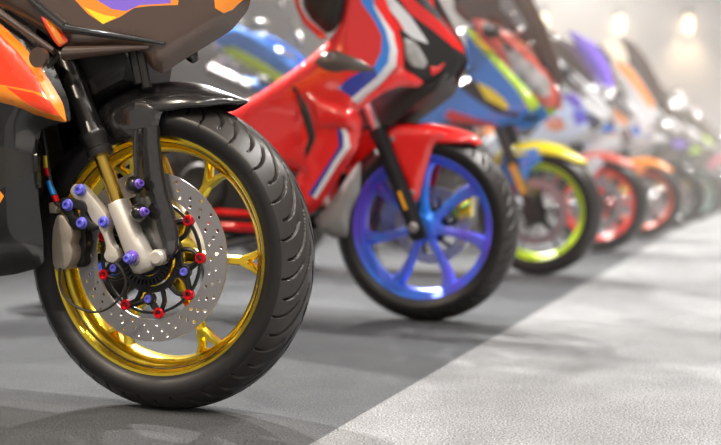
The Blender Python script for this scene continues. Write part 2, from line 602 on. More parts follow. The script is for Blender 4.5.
# ---------------------------------------------------------------- wheels
RO = 0.300
def tire_profile(halfw, r_out, r_in, shoulder, nc, groove):
    pts = []
    for i in range(nc + 1):
        y = -halfw + 2 * halfw * i / nc
        q = abs(y) / halfw
        pts.append((r_out - shoulder * q ** 2.3, y))
    return pts
def make_tire(parent, res=120, grooves=False, hw=0.060, ro=RO, ri=0.227, c=(0, 0, RO), name='front_tire', sh=0.034):
    nc = 66 if grooves else 14
    crown = tire_profile(hw, ro, ri, sh, nc, grooves)
    rs = ro - sh
    side = [(rs - 0.010, hw + 0.0015), (rs - 0.020, hw + 0.0005), (ri + 0.010, hw - 0.006), (ri + 0.004, hw - 0.009), (ri - 0.002, hw - 0.011), (ri - 0.004, hw - 0.018)]
    inner = [(ri - 0.012, hw - 0.02)]
    prof = [(r, -y) for r, y in reversed(side)]
    prof = [(inner[0][0], -inner[0][1])] + prof + crown + side + inner
    k = len(prof)
    ic0 = 1 + len(side); ic1 = ic0 + len(crown)
    vs = []; fs = []; ms = []
    NG = 24; per = 2 * PI / NG
    def depth(th, y):
        s = abs(y)
        ph = th + (per / 2 if y > 0 else 0)
        d = 0.0
        for (s0, s1, B, off, wd) in ((0.005, 0.051, 0.34, 0.0, 0.0019), (0.026, 0.057, 0.12, per * 0.5, 0.0017)):
            if s < s0 - 0.002 or s > s1 + 0.002: continue
            q = max(0, min(1, (s - s0) / (s1 - s0)))
            tc = B * (1 - q) ** 2
            x = (ph - off - tc) % per
            if x > per / 2: x -= per
            tg = 2 * B * (1 - q) * ro / (s1 - s0)
            dist = abs(x) * ro / math.sqrt(1 + tg * tg)
            if dist < wd * 1.5:
                e = 1.0 if dist < wd else (1.5 * wd - dist) / (0.5 * wd)
                endf = min(1, max(0, (s - s0 + 0.002) / 0.004)) * min(1, max(0, (s1 + 0.002 - s) / 0.004))
                d = max(d, e * endf)
        return d * 0.009
    for i in range(res):
        a = 2 * PI * i / res
        ca, sa = math.cos(a), math.sin(a)
        for j, (r, y) in enumerate(prof):
            if grooves and ic0 <= j < ic1:
                r = r - depth(a, y)
            vs.append((c[0] + r * ca, c[1] + y, c[2] + r * sa))
    for i in range(res):
        i2 = (i + 1) % res
        for j in range(k):
            j2 = (j + 1) % k
            fs.append((i * k + j, i * k + j2, i2 * k + j2, i2 * k + j))
            ms.append(1 if ic0 <= j < ic1 - 1 else 0)
    b = MB(); b.v = vs; b.f = fs; b.m = ms
    return b.build(name, ['rubber', 'rubber_tread'], parent, ang=50)

def make_rim(parent, m, nsp=6, a0=0.0, style='y', c=(0, 0, RO), name='front_rim', hub='black_metal', lip=0.229, hw=0.049, nn=96, m2=None):
    b = MB()
    l = lip
    prof = []
    half = [(l, hw), (l - 0.001, hw + 0.002), (l - 0.006, hw + 0.001), (l - 0.010, hw - 0.004), (l - 0.014, hw - 0.012),
            (l - 0.019, hw - 0.016), (l - 0.027, hw - 0.024), (l - 0.030, 0.010), (l - 0.030, 0.0)]
    outer = [(l - 0.018, 0.0), (l - 0.018, 0.018), (l - 0.008, 0.030), (l - 0.004, hw - 0.008), (l + 0.001, hw - 0.004)]
    loop = half + [(r, -y) for r, y in reversed(half[:-1])] + [(r, -y) for r, y in reversed(outer)] + outer[1:]
    b.lathe(loop, nn, c, closed=True, mi=1 if m2 else 0)
    # hub
    b.lathe([(0.0, -0.050), (0.032, -0.050), (0.036, -0.045), (0.036, -0.03), (0.048, -0.022), (0.050, 0.0), (0.048, 0.022), (0.036, 0.03), (0.036, 0.05), (0.0, 0.05)], 40, c)
    rin = l - 0.027
    def sec(a, r, t, hwid, hy, yc=0.0):
        ca, sa = math.cos(a), math.sin(a)
        def w(tt, yy):
            return (c[0] + r * ca - tt * sa, c[1] + yy + yc, c[2] + r * sa + tt * ca)
        k = 0.35
        return [w(t - hwid, -hy * k), w(t - hwid * k * 1.6, -hy), w(t + hwid * k * 1.6, -hy), w(t + hwid, -hy * k),
                w(t + hwid, hy * k), w(t + hwid * k * 1.6, hy), w(t - hwid * k * 1.6, hy), w(t - hwid, hy * k)]
    for i in range(nsp):
        a = a0 + 2 * PI * i / nsp
        if style == 'y':
            b.loft([sec(a, 0.040, 0, 0.017, 0.022), sec(a, 0.075, 0, 0.012, 0.017), sec(a, 0.13, 0, 0.0095, 0.014), sec(a, 0.175, 0, 0.010, 0.013)])
            for sg in (-1, 1):
                b.loft([sec(a, 0.160, sg * 0.002, 0.0085, 0.013), sec(a, 0.185, sg * 0.012, 0.008, 0.013), sec(a, rin + 0.002, sg * 0.026, 0.008, 0.016)])
        elif style == 'swept':
            b.loft([sec(a, 0.040, 0, 0.018, 0.026), sec(a, 0.07, 0.002, 0.012, 0.024), sec(a, 0.12, 0.006, 0.014, 0.022), sec(a, 0.165, 0.005, 0.018, 0.020), sec(a, rin + 0.002, -0.008, 0.026, 0.022)])
        elif style == 'v':
            for sg in (-1, 1):
                b.loft([sec(a, 0.040, sg * 0.006, 0.010, 0.018), sec(a, 0.11, sg * 0.013, 0.0065, 0.013), sec(a, rin + 0.002, sg * 0.034, 0.008, 0.014)])
        else:
            b.loft([sec(a, 0.040, 0, 0.017, 0.02), sec(a, 0.11, 0, 0.013, 0.014), sec(a, rin + 0.002, 0, 0.017, 0.016)])
    return b.build(name, [m, m2] if m2 else m, parent, ang=40)

def make_disc(parent, y, r=0.16, rin=0.117, detail=1, c=(0, 0, RO), carrier='black_metal', label=None, button='red_ano', hole=True):
    cz = c[2]
    holes = [[(c[0] + p[0], cz + p[1]) for p in circle(0, 0, rin, 90)]]
    if hole:
        for i in range(30):
            for (rr, da) in ((0.1275, 0), (0.139, 0.33), (0.1505, 0.66)):
                a = 2 * PI * (i + da) / 30
                if (i % 5 == 4 and da > 0.5): continue
                holes.append(circle(c[0] + rr * r / 0.16 * math.cos(a), cz + rr * r / 0.16 * math.sin(a), 0.0037, 8))
    d = plate('brake_disc', circle(c[0], cz, r, 120), holes, y - 0.0025, y + 0.0025, 'steel', parent, label=label)
    if detail:
        nb = 9
        # carrier spider: outer thin ring, inner ring, zigzag arms
        b = MB()
        b.lathe([(0.103, -0.003), (0.108, -0.003), (0.108, 0.003), (0.103, 0.003)], 90, (c[0], y, cz), closed=True)
        b.lathe([(0.056, -0.006), (0.068, -0.006), (0.068, 0.004), (0.056, 0.004)], 60, (c[0], y, cz), closed=True)
        pts_b = [(0.107, 2 * PI * k / nb) for k in range(nb)]
        bolts = [(0.079, R(-19) + 2 * PI * k / 5) for k in range(5)]
        def pt(r_, a_, yy=0.0): return (c[0] + r_ * math.cos(a_), y + yy, cz + r_ * math.sin(a_))
        for (rr, aa) in pts_b:
            best = sorted(bolts, key=lambda q: abs((q[1] - aa + PI) % (2 * PI) - PI))[:1]
            for (rb, ab) in best:
                b.tube(smooth_line([pt(rb, ab), pt(0.094, aa * 0.6 + ((ab - aa + PI) % (2 * PI) - PI + aa) * 0.4), pt(rr, aa)], 4), 0.0055, 8)
            for da in (-0.22, 0.22):
                b.tube(smooth_line([pt(0.064, aa + da), pt(0.088, aa + da * 0.75), pt(rr, aa)], 4), 0.0048, 8)
        for (rb, ab) in bolts:
            b.cyl(pt(rb, ab, 0.004), (0, -1, 0), 0.012, 0.010, 16)
            b.tube([pt(rb, ab), pt(0.06, ab)], 0.007, 8)
        cr = b.build('disc_carrier', carrier, d)
        for k, (rr, aa) in enumerate(pts_b):
            b = MB()
            q = pt(rr, aa, 0.004)
            b.lathe([(0, 0.0), (0.0095, 0.0), (0.0105, 0.002), (0.0105, 0.009), (0.0090, 0.011), (0.0060, 0.011), (0.0050, 0.0075), (0.0, 0.0075)], 20, q, (0, -1, 0))
            b.build('disc_button', button, d)
        for k, (rb, ab) in enumerate(bolts):
            b = MB()
            q = pt(rb, ab, -0.005)
            b.lathe([(0, 0.0), (0.0075, 0.0), (0.0080, 0.003), (0.0070, 0.006), (0.0040, 0.006), (0.0035, 0.003), (0.0, 0.003)], 16, q, (0, -1, 0))
            b.build('carrier_bolt', 'blue_ano', d)
    else:
        b = MB()
        for k in range(6):
            a = 2 * PI * k / 6
            b.tube([(c[0] + 0.05 * math.cos(a), y, cz + 0.05 * math.sin(a)), (c[0] + (rin + 0.004) * math.cos(a + 0.25), y, cz + (rin + 0.004) * math.sin(a + 0.25))], 0.007, 8)
        b.lathe([(0.035, -0.005), (0.058, -0.005), (0.058, 0.005), (0.035, 0.005)], 30, (c[0], y, cz), closed=True)
        b.build('disc_carrier', carrier, d)
    return d

def bolt(parent, p, m='purple_ano', r=0.009, h=0.010, name='bolt', axis=(0, -1, 0), label=None):
    b = MB()
    b.lathe([(0, 0), (r * 1.15, 0), (r * 1.15, h * 0.25), (r * 0.9, h * 0.35), (r * 0.9, h * 0.85), (r * 0.75, h), (r * 0.45, h), (r * 0.38, h * 0.55), (0, h * 0.55)], 20, p, axis)
    return b.build(name, m, parent, label=label)

def lobes(p, k):
    return p

# arched fender over the tyre: path of (x,z) crest points, widths, drop
def fender_arch(name, parent, m, path, widths, drops, th=0.004, sub=6, label=None, seg=14):
    P = smooth_line([(a[0], a[1], 0) for a in path], sub)
    W = smooth_line([(w_, d_, 0) for w_, d_ in zip(widths, drops)], sub)
    b = MB()
    rows_o = []; rows_i = []
    n = len(P)
    for i in range(n):
        x, z = P[i].x, P[i].y
        w_, d_ = max(0.002, W[i].x), W[i].y
        t = (P[min(i + 1, n - 1)] - P[max(i - 1, 0)]).normalized()
        nx, nz = -t.y, t.x
        if nx * x + nz * (z - RO) < 0: nx, nz = -nx, -nz
        ro, ri = [], []
        for k in range(seg + 1):
            s = -1 + 2 * k / seg
            a = s * PI * 0.47
            yy = w_ * math.sin(a) / math.sin(PI * 0.47)
            dd = d_ * (1 - math.cos(a))
            ro.append((x - nx * dd, yy, z - nz * dd))
            f = max(0, (w_ - th)) / w_
            ri.append((x - nx * (dd + th), yy * f, z - nz * (dd + th)))
        rows_o.append(ro); rows_i.append(ri)
    b.loft([ro + ri[::-1] for ro, ri in zip(rows_o, rows_i)])
    return b.build(name, m, parent, ang=60, label=label)

# ---------------------------------------------------------------- motorcycle assemblies
def sring(x, zc, hy, hz, n=20, p=2.4, tilt=0.0):
    out = []
    for i in range(n):
        a = 2 * PI * i / n
        ca, sa = math.cos(a), math.sin(a)
        yy = hy * math.copysign(abs(ca) ** (2 / p), ca)
        zz = hz * math.copysign(abs(sa) ** (2 / p), sa)
        out.append((x - zz * tilt, yy, zc + zz))
    return out

RAKE = R(22.8)
FD = (-math.sin(RAKE), math.cos(RAKE))
def fpt(s, y, off=0.0):
    return (FD[0] * s + off * FD[1], y, RO + FD[1] * s - off * FD[0])

def fork_leg(parent, y, outer='dark_metal', tube='gold_tube', bottom='cast', top=0.62, detail=False, r=0.027, usd=True, split=0.225, tr=0.018):
    ax = (FD[0], 0, FD[1])
    b = MB()
    if usd:
        b.lathe([(0, split), (r * 1.08, split), (r * 1.12, split + 0.004), (r * 1.12, split + 0.012), (r * 0.98, split + 0.016), (r * 1.0, split + 0.030),
                 (r * 1.1, split + 0.034), (r * 1.1, split + 0.046), (r * 0.93, split + 0.052), (r * 0.95, top), (r * 0.7, top + 0.01), (0, top + 0.01)],
                28, (0, y, RO), ax)
    else:
        b.lathe([(0, -0.01), (r, -0.01), (r * 1.02, 0.02), (r * 0.98, split - 0.03), (r * 1.12, split - 0.02), (r * 1.12, split), (0, split)], 28, (0, y, RO), ax)
    f = b.build('fork_leg', outer, parent)
    b = MB()
    if usd:
        b.cyl(fpt(0.07, y), ax, tr, split - 0.06, 24)
    else:
        b.cyl(fpt(split - 0.01, y), ax, tr, top - split, 24)
    b.build('fork_tube', tube, f)
    return f

def wheel_set(t, cfg):
    make_tire(t, cfg.get('tire_res', 110), cfg.get('grooves', False))
    make_rim(t, cfg['rim'], cfg.get('nsp', 6), R(cfg.get('a0', 10)), cfg.get('spoke', 'y'), m2=cfg.get('rim2'))
    sgn = -1
    if cfg.get('disc', True):
        make_disc(t, sgn * 0.066, r=cfg.get('disc_r', 0.155), rin=cfg.get('disc_r', 0.155) - 0.042, detail=0, hole=cfg.get('disc_holes', False))
        b = MB()
        b.loft([sring(-0.155, 0.37, 0.018, 0.035, 10), sring(-0.12, 0.38, 0.022, 0.055, 10), sring(-0.095, 0.385, 0.018, 0.04, 10)])
        b.v = [(x, y - 0.075, z) for x, y, z in b.v]
        b.build('brake_caliper', cfg.get('caliper', 'gold'), t)
    b = MB(); b.cyl((0, -0.115, RO), (0, 1, 0), 0.012, 0.23, 16); b.build('front_axle', 'steel', t)

def rear_half(t, cfg, wb=1.40):
    rr = cfg.get('rr', 0.315)
    make_tire(t, 90, False, hw=0.085 if rr > 0.3 else 0.065, c=(-wb, 0, rr), ro=rr, ri=0.227 if rr > 0.3 else 0.19, name='rear_tire', sh=0.05)
    make_rim(t, cfg['rim'], cfg.get('nsp', 6), 0.2, cfg.get('spoke', 'y'), c=(-wb, 0, rr), name='rear_rim', hw=0.072 if rr > 0.3 else 0.053, lip=0.229 if rr > 0.3 else 0.192)
    b = MB()
    for y in (-0.12, 0.12):
        b.tube([(-0.86, y * 0.9, 0.42), (-1.1, y, 0.40), (-wb - 0.02, y, rr)], [0.04, 0.035, 0.028], 10)
    b.cyl((-wb, -0.14, rr), (0, 1, 0), 0.014, 0.28, 12)
    b.build('swingarm', cfg.get('swing', 'dark_metal'), t)
    b = MB()
    b.loft([sring(-0.42, 0.62, 0.13, 0.10, 16, 3), sring(-0.50, 0.52, 0.17, 0.22, 16, 3.4), sring(-0.66, 0.48, 0.18, 0.22, 16, 3.4), sring(-0.86, 0.46, 0.16, 0.17, 16, 3), sring(-0.93, 0.46, 0.12, 0.12, 16, 3)])
    b.cyl((-0.70, -0.21, 0.42), (0, 1, 0), 0.085, 0.42, 28)
    b.cyl((-0.62, -0.205, 0.58), (0, 1, 0), 0.04, 0.41, 20)
    b.build('engine', 'engine', t)
    b = MB()
    for y in (-0.12, 0.12):
        b.tube([(-0.28, y * 0.4, 0.86), (-0.45, y * 1.3, 0.78), (-0.75, y * 1.35, 0.62), (-0.86, y, 0.42)], 0.026, 10)
        b.tube([(-0.75, y, 0.72), (-1.1, y * 0.8, 0.80), (-1.45, y * 0.5, 0.93)], 0.014, 8)
    b.v = [(x_, y_, z_ + cfg.get('frame_dz', 0) * max(0, min(1, (z_ - 0.42) / 0.3))) for x_, y_, z_ in b.v]
    b.build('frame', cfg.get('frame', 'black_metal'), t)
    if cfg.get('tank'):
        zt = cfg.get('tank_z', 0.0)
        b = MB()
        b.loft([sring(-0.34, 0.90 + zt, 0.07, 0.05), sring(-0.40, 0.93 + zt, 0.15, 0.10), sring(-0.52, 0.945 + zt, 0.185, 0.125), sring(-0.68, 0.92 + zt, 0.17, 0.12), sring(-0.80, 0.87 + zt, 0.11, 0.08), sring(-0.88, 0.84 + zt, 0.07, 0.05)])
        b.cyl((-0.50, 0, 1.06 + zt), (0, 0, 1), 0.04, 0.016, 20, mi=1)
        b.build('fuel_tank', [cfg['tank'], 'black_metal'], t)
    b = MB()
    b.loft([sring(-0.84, 0.83, 0.08, 0.03), sring(-0.95, 0.82, 0.14, 0.04), sring(-1.10, 0.83, 0.14, 0.04), sring(-1.18, 0.87, 0.11, 0.04)])
    b.loft([sring(-1.19, 0.92, 0.10, 0.03), sring(-1.3, 0.94, 0.11, 0.035), sring(-1.48, 0.98, 0.08, 0.025)])
    b.v = [(x_ + cfg.get('seat_dx', 0), y_, z_ + cfg.get('seat_dz', 0)) for x_, y_, z_ in b.v]
    b.build('seat', 'seat_vinyl', t)
    b = MB()
    b.loft([sring(-0.98, 0.79, 0.10, 0.03), sring(-1.15, 0.82, 0.14, 0.07), sring(-1.35, 0.88, 0.12, 0.06), sring(-1.52, 0.95, 0.07, 0.035), sring(-1.64, 1.0, 0.03, 0.012)])
    b.v = [(x_, y_, z_ + cfg.get('seat_dz', 0)) for x_, y_, z_ in b.v]
    tl = b.build('tail_cowl', cfg.get('tail', cfg.get('side', 'gloss_black')), t)
    b = MB(); b.loft([sring(-1.60, 0.965, 0.035, 0.012, 10), sring(-1.655, 0.985, 0.02, 0.008, 10)]); b.build('tail_light', 'red_ano', tl)
    b = MB()
    b.tube(smooth_line([(-0.5, -0.10, 0.28), (-0.75, -0.13, 0.22), (-0.98, -0.17, 0.27)], 4), 0.022, 12)
    b.tube([(-0.98, -0.17, 0.27), (-1.08, -0.18, 0.33), (-1.42, -0.20, 0.52), (-1.45, -0.20, 0.535)], [0.035, 0.05, 0.055, 0.04], 18)
    b.build('exhaust_pipe', 'exhaust', t)
    b = MB(); b.tube([(-0.92, 0.10, 0.32), (-0.93, 0.24, 0.02)], 0.011, 8); b.box((-0.935, 0.25, 0.012), (0.025, 0.02, 0.011))
    b.build('side_stand', 'black_metal', t)

def bars(t, cfg, x=-0.29, z=0.93, mirror=True):
    b = MB()
    for s in (-1, 1):
        b.tube([(x, s * 0.09, z), (x + 0.02, s * 0.16, z), (x - 0.06, s * 0.33, z - 0.02)], 0.012, 8)
        b.tube([(x - 0.02, s * 0.22, z - 0.006), (x - 0.06, s * 0.34, z - 0.02)], 0.018, 10, mi=1)
    b.tube([(x + 0.05, -0.28, z + 0.0), (x + 0.03, -0.19, z)], 0.006, 6)
    b.box((x - 0.01, 0, z + 0.0), (0.03, 0.13, 0.012))
    b.build('handlebar', ['black_metal', 'black_plastic'], t)
    if mirror:
        for s in (-1, 1):
            b = MB()
            b.tube([(x + 0.22, s * 0.13, z + 0.06), (x + 0.16, s * 0.27, z + 0.15)], 0.008, 8)
            b.loft([sring(x + 0.17, z + 0.155, 0.05, 0.022, 12), sring(x + 0.14, z + 0.16, 0.075, 0.035, 12), sring(x + 0.12, z + 0.16, 0.07, 0.032, 12)])
            b.v = [(px, py + (s * 0.28 if px < x + 0.175 and abs(py) <= 0.08 and pz > z + 0.1 else 0), pz) if i >= 16 else (px, py, pz) for i, (px, py, pz) in enumerate(b.v)]
            b.build('mirror', cfg.get('mirror', 'black_plastic'), t)

def sport_width(x, z):
    """right side half width of a sport fairing"""
    pts = [(0.14, 0.02), (0.10, 0.045), (0.02, 0.105), (-0.10, 0.165), (-0.25, 0.205), (-0.45, 0.225), (-0.9, 0.21), (-1.2, 0.16)]
    w = pts[-1][1]
    if x >= pts[0][0]: w = pts[0][1]
    else:
        for (a, wa), (b, wb) in zip(pts, pts[1:]):
            if b <= x <= a:
                w = wa + (wb - wa) * (a - x) / (a - b); break
    if z > 0.92: w *= max(0.35, 1 - (z - 0.92) * 1.9)
    if z < 0.55: w *= 1 - (0.55 - z) * 0.5
    return -w

def sport_bike(x, y, yaw, label, cfg, group):
    t = thing('motorcycle', label, 'motorcycle', (x, y, 0), -R(yaw), group)
    wheel_set(t, cfg)
    for s in (-1, 1):
        fork_leg(t, s * 0.100, cfg.get('fork', 'dark_metal'), cfg.get('tube', 'gold_tube'), 'cast', top=0.60)
        b = MB(); b.loft([[fpt(q, s * 0.1 + dy, dx) for dx, dy in ((-0.022, -0.018), (0.022, -0.018), (0.022, 0.018), (-0.022, 0.018))] for q in (-0.035, 0.09)])
        b.build('fork_bottom', cfg.get('bottom', 'dark_metal'), t, bevel=0.004)
    g = 0.035
    S = sport_width
    both = True
    zs = cfg.get('zs', 1.0)
    def Z(pl): return [(a, b if b < 0.6 else 0.6 + (b - 0.6) * zs) for a, b in pl]
    if cfg.get('trace'):
        fr = Frame(x, y, yaw)
        for nm, pts, (c_, k_, x0_), mm, pnt in cfg['trace']:
            pl = fr.L(pts, c_, k_, x0_)
            panel(nm, pl, (lambda a, b_, c_=c_, k_=k_, x0_=x0_: c_ + k_ * (a - x0_)), [mm] + [q[1] for q in pnt], t,
                  [(fr.L(q[0], c_, k_, x0_), n_ + 1) for n_, q in enumerate(pnt)], grid=g, puff=0.02, pr=0.03, both=True)
    else:
        # fairings
        nose = Z([(0.125, 0.845), (0.10, 0.90), (0.02, 0.985), (-0.10, 1.06), (-0.24, 1.12), (-0.36, 1.10), (-0.30, 0.98), (-0.18, 0.90), (-0.05, 0.83), (0.06, 0.80)])
        paint = []
        if cfg.get('nose_stripe'):
            paint.append((Z([(0.10, 0.875), (-0.02, 0.99), (-0.20, 1.08), (-0.30, 1.07), (-0.18, 1.01), (-0.02, 0.93), (0.09, 0.86)]), 1))
        panel('nose_cowl', nose, S, [cfg['nose'], cfg.get('nose_stripe', 'gloss_white')], t, paint, grid=g, puff=0.03, pr=0.05, both=True)
        lens = Z([(0.105, 0.865), (0.02, 0.925), (-0.10, 0.955), (-0.13, 0.92), (-0.05, 0.86), (0.06, 0.825)])
        panel('headlight', lens, lambda a, b_: S(a, b_) - 0.006, [cfg.get('lens', 'lens')], t, grid=g, puff=0.012, pr=0.02, both=True)
        side = Z([(-0.02, 0.835), (-0.16, 0.90), (-0.29, 0.985), (-0.36, 1.09), (-0.46, 1.05), (-0.56, 0.88), (-0.76, 0.76), (-0.84, 0.60), (-0.70, 0.42), (-0.46, 0.34), (-0.33, 0.46), (-0.24, 0.62), (-0.15, 0.72), (-0.02, 0.77)])
        paint = [(Z(pl), i + 1) for i, (pl, mm) in enumerate(cfg.get('side_paint', []))]
        panel('side_fairing', side, lambda a, b_: S(a, b_) + 0.004, [cfg['side']] + [mm for pl, mm in cfg.get('side_paint', [])], t, paint, grid=g, puff=0.035, pr=0.06, both=True)
        vent = Z([(-0.36, 0.80), (-0.56, 0.74), (-0.66, 0.60), (-0.60, 0.52), (-0.50, 0.62), (-0.36, 0.70)])
        panel('side_vent', vent, lambda a, b_: S(a, b_) - 0.003, ['black_plastic'], t, grid=g, puff=0.01, pr=0.02, both=True)
    belly = [(-0.40, 0.36), (-0.66, 0.43), (-0.88, 0.42), (-1.0, 0.28), (-0.92, 0.17), (-0.55, 0.17), (-0.40, 0.24)]
    panel('belly_pan', belly, lambda a, b_: S(a, b_) + 0.006, [cfg.get('belly', cfg['side'])], t, grid=g, puff=0.05, pr=0.08, both=True)
    # windscreen: curved sheet over the nose
    b = MB(); rows = []
    hh = cfg.get('screen_h', 0.0)
    for i in range(9):
        q = i / 8
        xx = 0.05 - 0.40 * q + 0.05 * q * q - hh * 0.15 * q; zc = (1.0 if zs == 1 else 0.6 + 0.4 * zs) + (0.27 + hh) * q - 0.07 * q * q
        row = []
        for k in range(13):
            a = -1.25 + 2.5 * k / 12
            ww = 0.115 + 0.05 * q - 0.09 * q ** 3
            row.append((xx - 0.10 * (1 - math.cos(a)) * (1.3), ww * math.sin(a), zc - 0.05 * (1 - math.cos(a))))
        rows.append(row)
    b.loft([r_ + [(p[0] - 0.004, p[1], p[2] - 0.004) for p in r_[::-1]] for r_ in rows])
    b.build('windscreen', cfg.get('screen', 'screen_dark'), t, ang=60)
    # inner structure
    b = MB()
    b.loft([sring(0.06, 0.86 * zs, 0.03, 0.02, 12), sring(-0.05, 0.90 * zs, 0.09, 0.06, 12), sring(-0.2, 0.93 * zs, 0.13, 0.08, 12), sring(-0.32, 0.94 * zs, 0.12, 0.06, 12)])
    b.box((-0.38, 0, 0.64), (0.03, 0.15, 0.17), rot=Matrix.Rotation(R(-12), 3, 'Y').to_euler())
    b.build('radiator', 'black_plastic', t)
    bars(t, cfg, z=0.96, mirror=cfg.get('mirrors', True))
    path = [(-0.30, 0.44), (-0.25, 0.53), (-0.14, 0.61), (0.0, 0.634), (0.12, 0.605), (0.20, 0.555), (0.235, 0.53)]
    fender_arch('front_fender', t, cfg.get('fender', cfg['side']), path, [0.05, 0.07, 0.078, 0.078, 0.072, 0.05, 0.01], [0.03, 0.055, 0.07, 0.07, 0.05, 0.03, 0.01])
    panel('fender_side', [(-0.16, 0.58), (0.02, 0.60), (0.04, 0.55), (-0.02, 0.50), (-0.07, 0.38), (-0.13, 0.40), (-0.17, 0.50)], lambda a, b_: -0.079, [cfg.get('fender2', cfg.get('fender', cfg['side']))], t, grid=0.05, puff=0.01, pr=0.02, both=True, thick=0.004)
    rear_half(t, cfg)
    return t

# ================================================================ bike 1: black and orange, golden wheel
B1 = Frame(-0.372, 1.935, 19.5)
def plane(c, k=0.0, x0=0.0, lo=None):
    return (lambda x, z: (max(lo, c + k * (x - x0)) if lo is not None else c + k * (x - x0)))

t1 = thing('motorcycle', 'nearest motorcycle, black and orange fairing with golden front wheel and grooved tyre', 'motorcycle', (-0.372, 1.935, 0), -R(19.5), 'motorcycles parked in a row')
make_tire(t1, 1500, True)
make_rim(t1, 'gold', 6, R(-3), 'y', nn=160)
make_disc(t1, -0.066, 0.160, 0.118, 1)
# ABS ring
b = MB()
b.lathe([(0.036, 0.0), (0.054, 0.0), (0.054, 0.006), (0.036, 0.006)], 60, (0, -0.083, RO), closed=True)
for k in range(36):
    a = 2 * PI * k / 36
    b.box((0.0475 * math.cos(a), -0.085, RO + 0.0475 * math.sin(a)), (0.005, 0.003, 0.0016), rot=Matrix.Rotation(-a, 3, 'Y').to_euler())
b.lathe([(0.0, -0.002), (0.030, -0.002), (0.034, 0.002), (0.034, 0.02), (0.0, 0.02)], 40, (0, -0.088, RO))
b.build('sensor_ring', 'black_metal', t1)
b = MB(); b.cyl((0, -0.128, RO), (0, 1, 0), 0.013, 0.256, 24); b.build('front_axle', 'steel', t1)

for s in (-1, 1):
    f = fork_leg(t1, s * 0.105, 'dark_metal', 'gold_tube', top=0.52, r=0.0225, split=0.205, tr=0.0138)
    yc = s * 0.105
    # cast bottom: tubular socket flowing into the axle clamp
    b = MB()
    secs = []
    for q, wx, wy, off in ((0.112, 0.0165, 0.020, 0.0), (0.105, 0.018, 0.022, 0.0), (0.045, 0.019, 0.023, 0.001), (0.02, 0.022, 0.022, 0.003), (-0.005, 0.024, 0.020, 0.004), (-0.022, 0.020, 0.018, 0.003), (-0.028, 0.012, 0.014, 0.003)):
        ring = []
        for k in range(20):
            a = 2 * PI * k / 20
            ca, sa = math.cos(a), math.sin(a)
            ring.append(fpt(q, yc + wy * math.copysign(abs(sa) ** 0.7, sa), off + wx * math.copysign(abs(ca) ** 0.7, ca)))
        secs.append(ring)
    b.loft(secs)
    fb = b.build('fork_bottom', 'cast', t1, ang=50)
    if s < 0:
        bolt(t1, (-0.002, -0.124, RO + 0.002), 'purple_ano', 0.0125, 0.012, 'axle_nut')
        bolt(t1, (-0.002, -0.138, RO + 0.002), 'blue_ano', 0.008, 0.008, 'axle_bolt')
# side silver lug behind the clamp
b = MB(); b.cyl((0.038, -0.112, RO + 0.002), (0, 1, 0), 0.015, 0.03, 24, bev=0.3)
b.tube([(0.0, -0.10, RO - 0.004), (0.038, -0.10, RO + 0.001)], 0.012, 10)
b.build('axle_spacer', 'cast', t1)

# caliper group
cp = -0.108
cal_bracket = B1.L([(76, 184), (84, 184), (93, 194), (104, 207), (110, 216), (112, 226), (110, 232), (114, 244), (120, 250), (122, 258), (116, 263), (109, 261), (106, 256), (109, 248), (106, 236), (100, 226), (94, 220), (89, 209), (77, 198), (72, 192)], cp)
plate('caliper_bracket', round_corners(cal_bracket, .3), [], cp - 0.010, cp + 0.010, 'cast', t1, bev=0.003)
link = B1.L([(63, 199), (70, 197), (80, 199), (88, 201), (91, 208), (89, 214), (94, 221), (103, 226), (98, 231), (88, 227), (81, 231), (74, 226), (71, 216), (64, 210)], cp)
hole = B1.L([(76, 208), (84, 210), (84, 218), (79, 216)], cp)
plate('caliper_link', round_corners(link, .25), [hole], cp - 0.014, cp + 0.004, 'black_metal', t1, bev=0.003)
body = B1.L([(63, 214), (70, 214), (75, 222), (79, 228), (80, 236), (77, 243), (80, 250), (79, 258), (76, 265), (72, 269), (63, 270), (59, 264), (58, 246), (59, 228)], -0.095)
cb = plate('brake_caliper', round_corners(body, .3), [], -0.118, -0.05, 'bronze_cast', t1, bev=0.006)
fit = B1.L([(54, 203), (61, 201), (63, 207), (61, 213), (55, 213)], -0.10)
plate('hose_banjo', fit, [], -0.118, -0.095, 'bronze_cast', t1, bev=0.003)
for (u, v) in ((79, 190), (67, 205), (81, 223), (103, 222)):
    x, z = B1.P(u, v, -0.125)
    bolt(t1, (x, cp - 0.012, z), 'blue_ano', 0.0098, 0.010, 'caliper_bolt')
# dark fins and pads between caliper and disc
inner = B1.L([(80, 228), (88, 231), (90, 245), (86, 255), (88, 262), (82, 268), (76, 264), (82, 250), (79, 240)], -0.08)
plate('brake_pad', round_corners(inner, .3), [], -0.09, -0.05, 'black_metal', t1, bev=0.003)
# brake hose with coloured fittings and the sensor cable
hp = [B1.P3(u, v, -0.118) for u, v in ((42, 128), (46, 150), (48, 170), (52, 188), (57, 204))]
b = MB(); b.tube(smooth_line(hp, 6), 0.0042, 10); hose = b.build('brake_hose', 'black_plastic', t1)
for (u0, v0, u1, v1, mm) in ((45.5, 156, 46.5, 168, 'fit_yellow'), (46.5, 168, 48, 176, 'red_ano'), (49, 181, 51, 188, 'fit_blue'), (51, 188, 54, 195, 'fit_blue'), (54.5, 196, 57, 202, 'red_ano')):
    b = MB(); b.tube([B1.P3(u0, v0, -0.118), B1.P3(u1, v1, -0.118)], 0.0062, 12); b.build('hose_fitting', mm, hose)
cab = [B1.P3(u, v, -0.118) for u, v in ((60, 268), (60, 284), (66, 298), (79, 308), (95, 312), (110, 307), (121, 296), (126, 282), (122, 270), (115, 262))]
b = MB(); b.tube(smooth_line(cab, 6), 0.0026, 8); b.build('sensor_cable', 'black_plastic', t1)

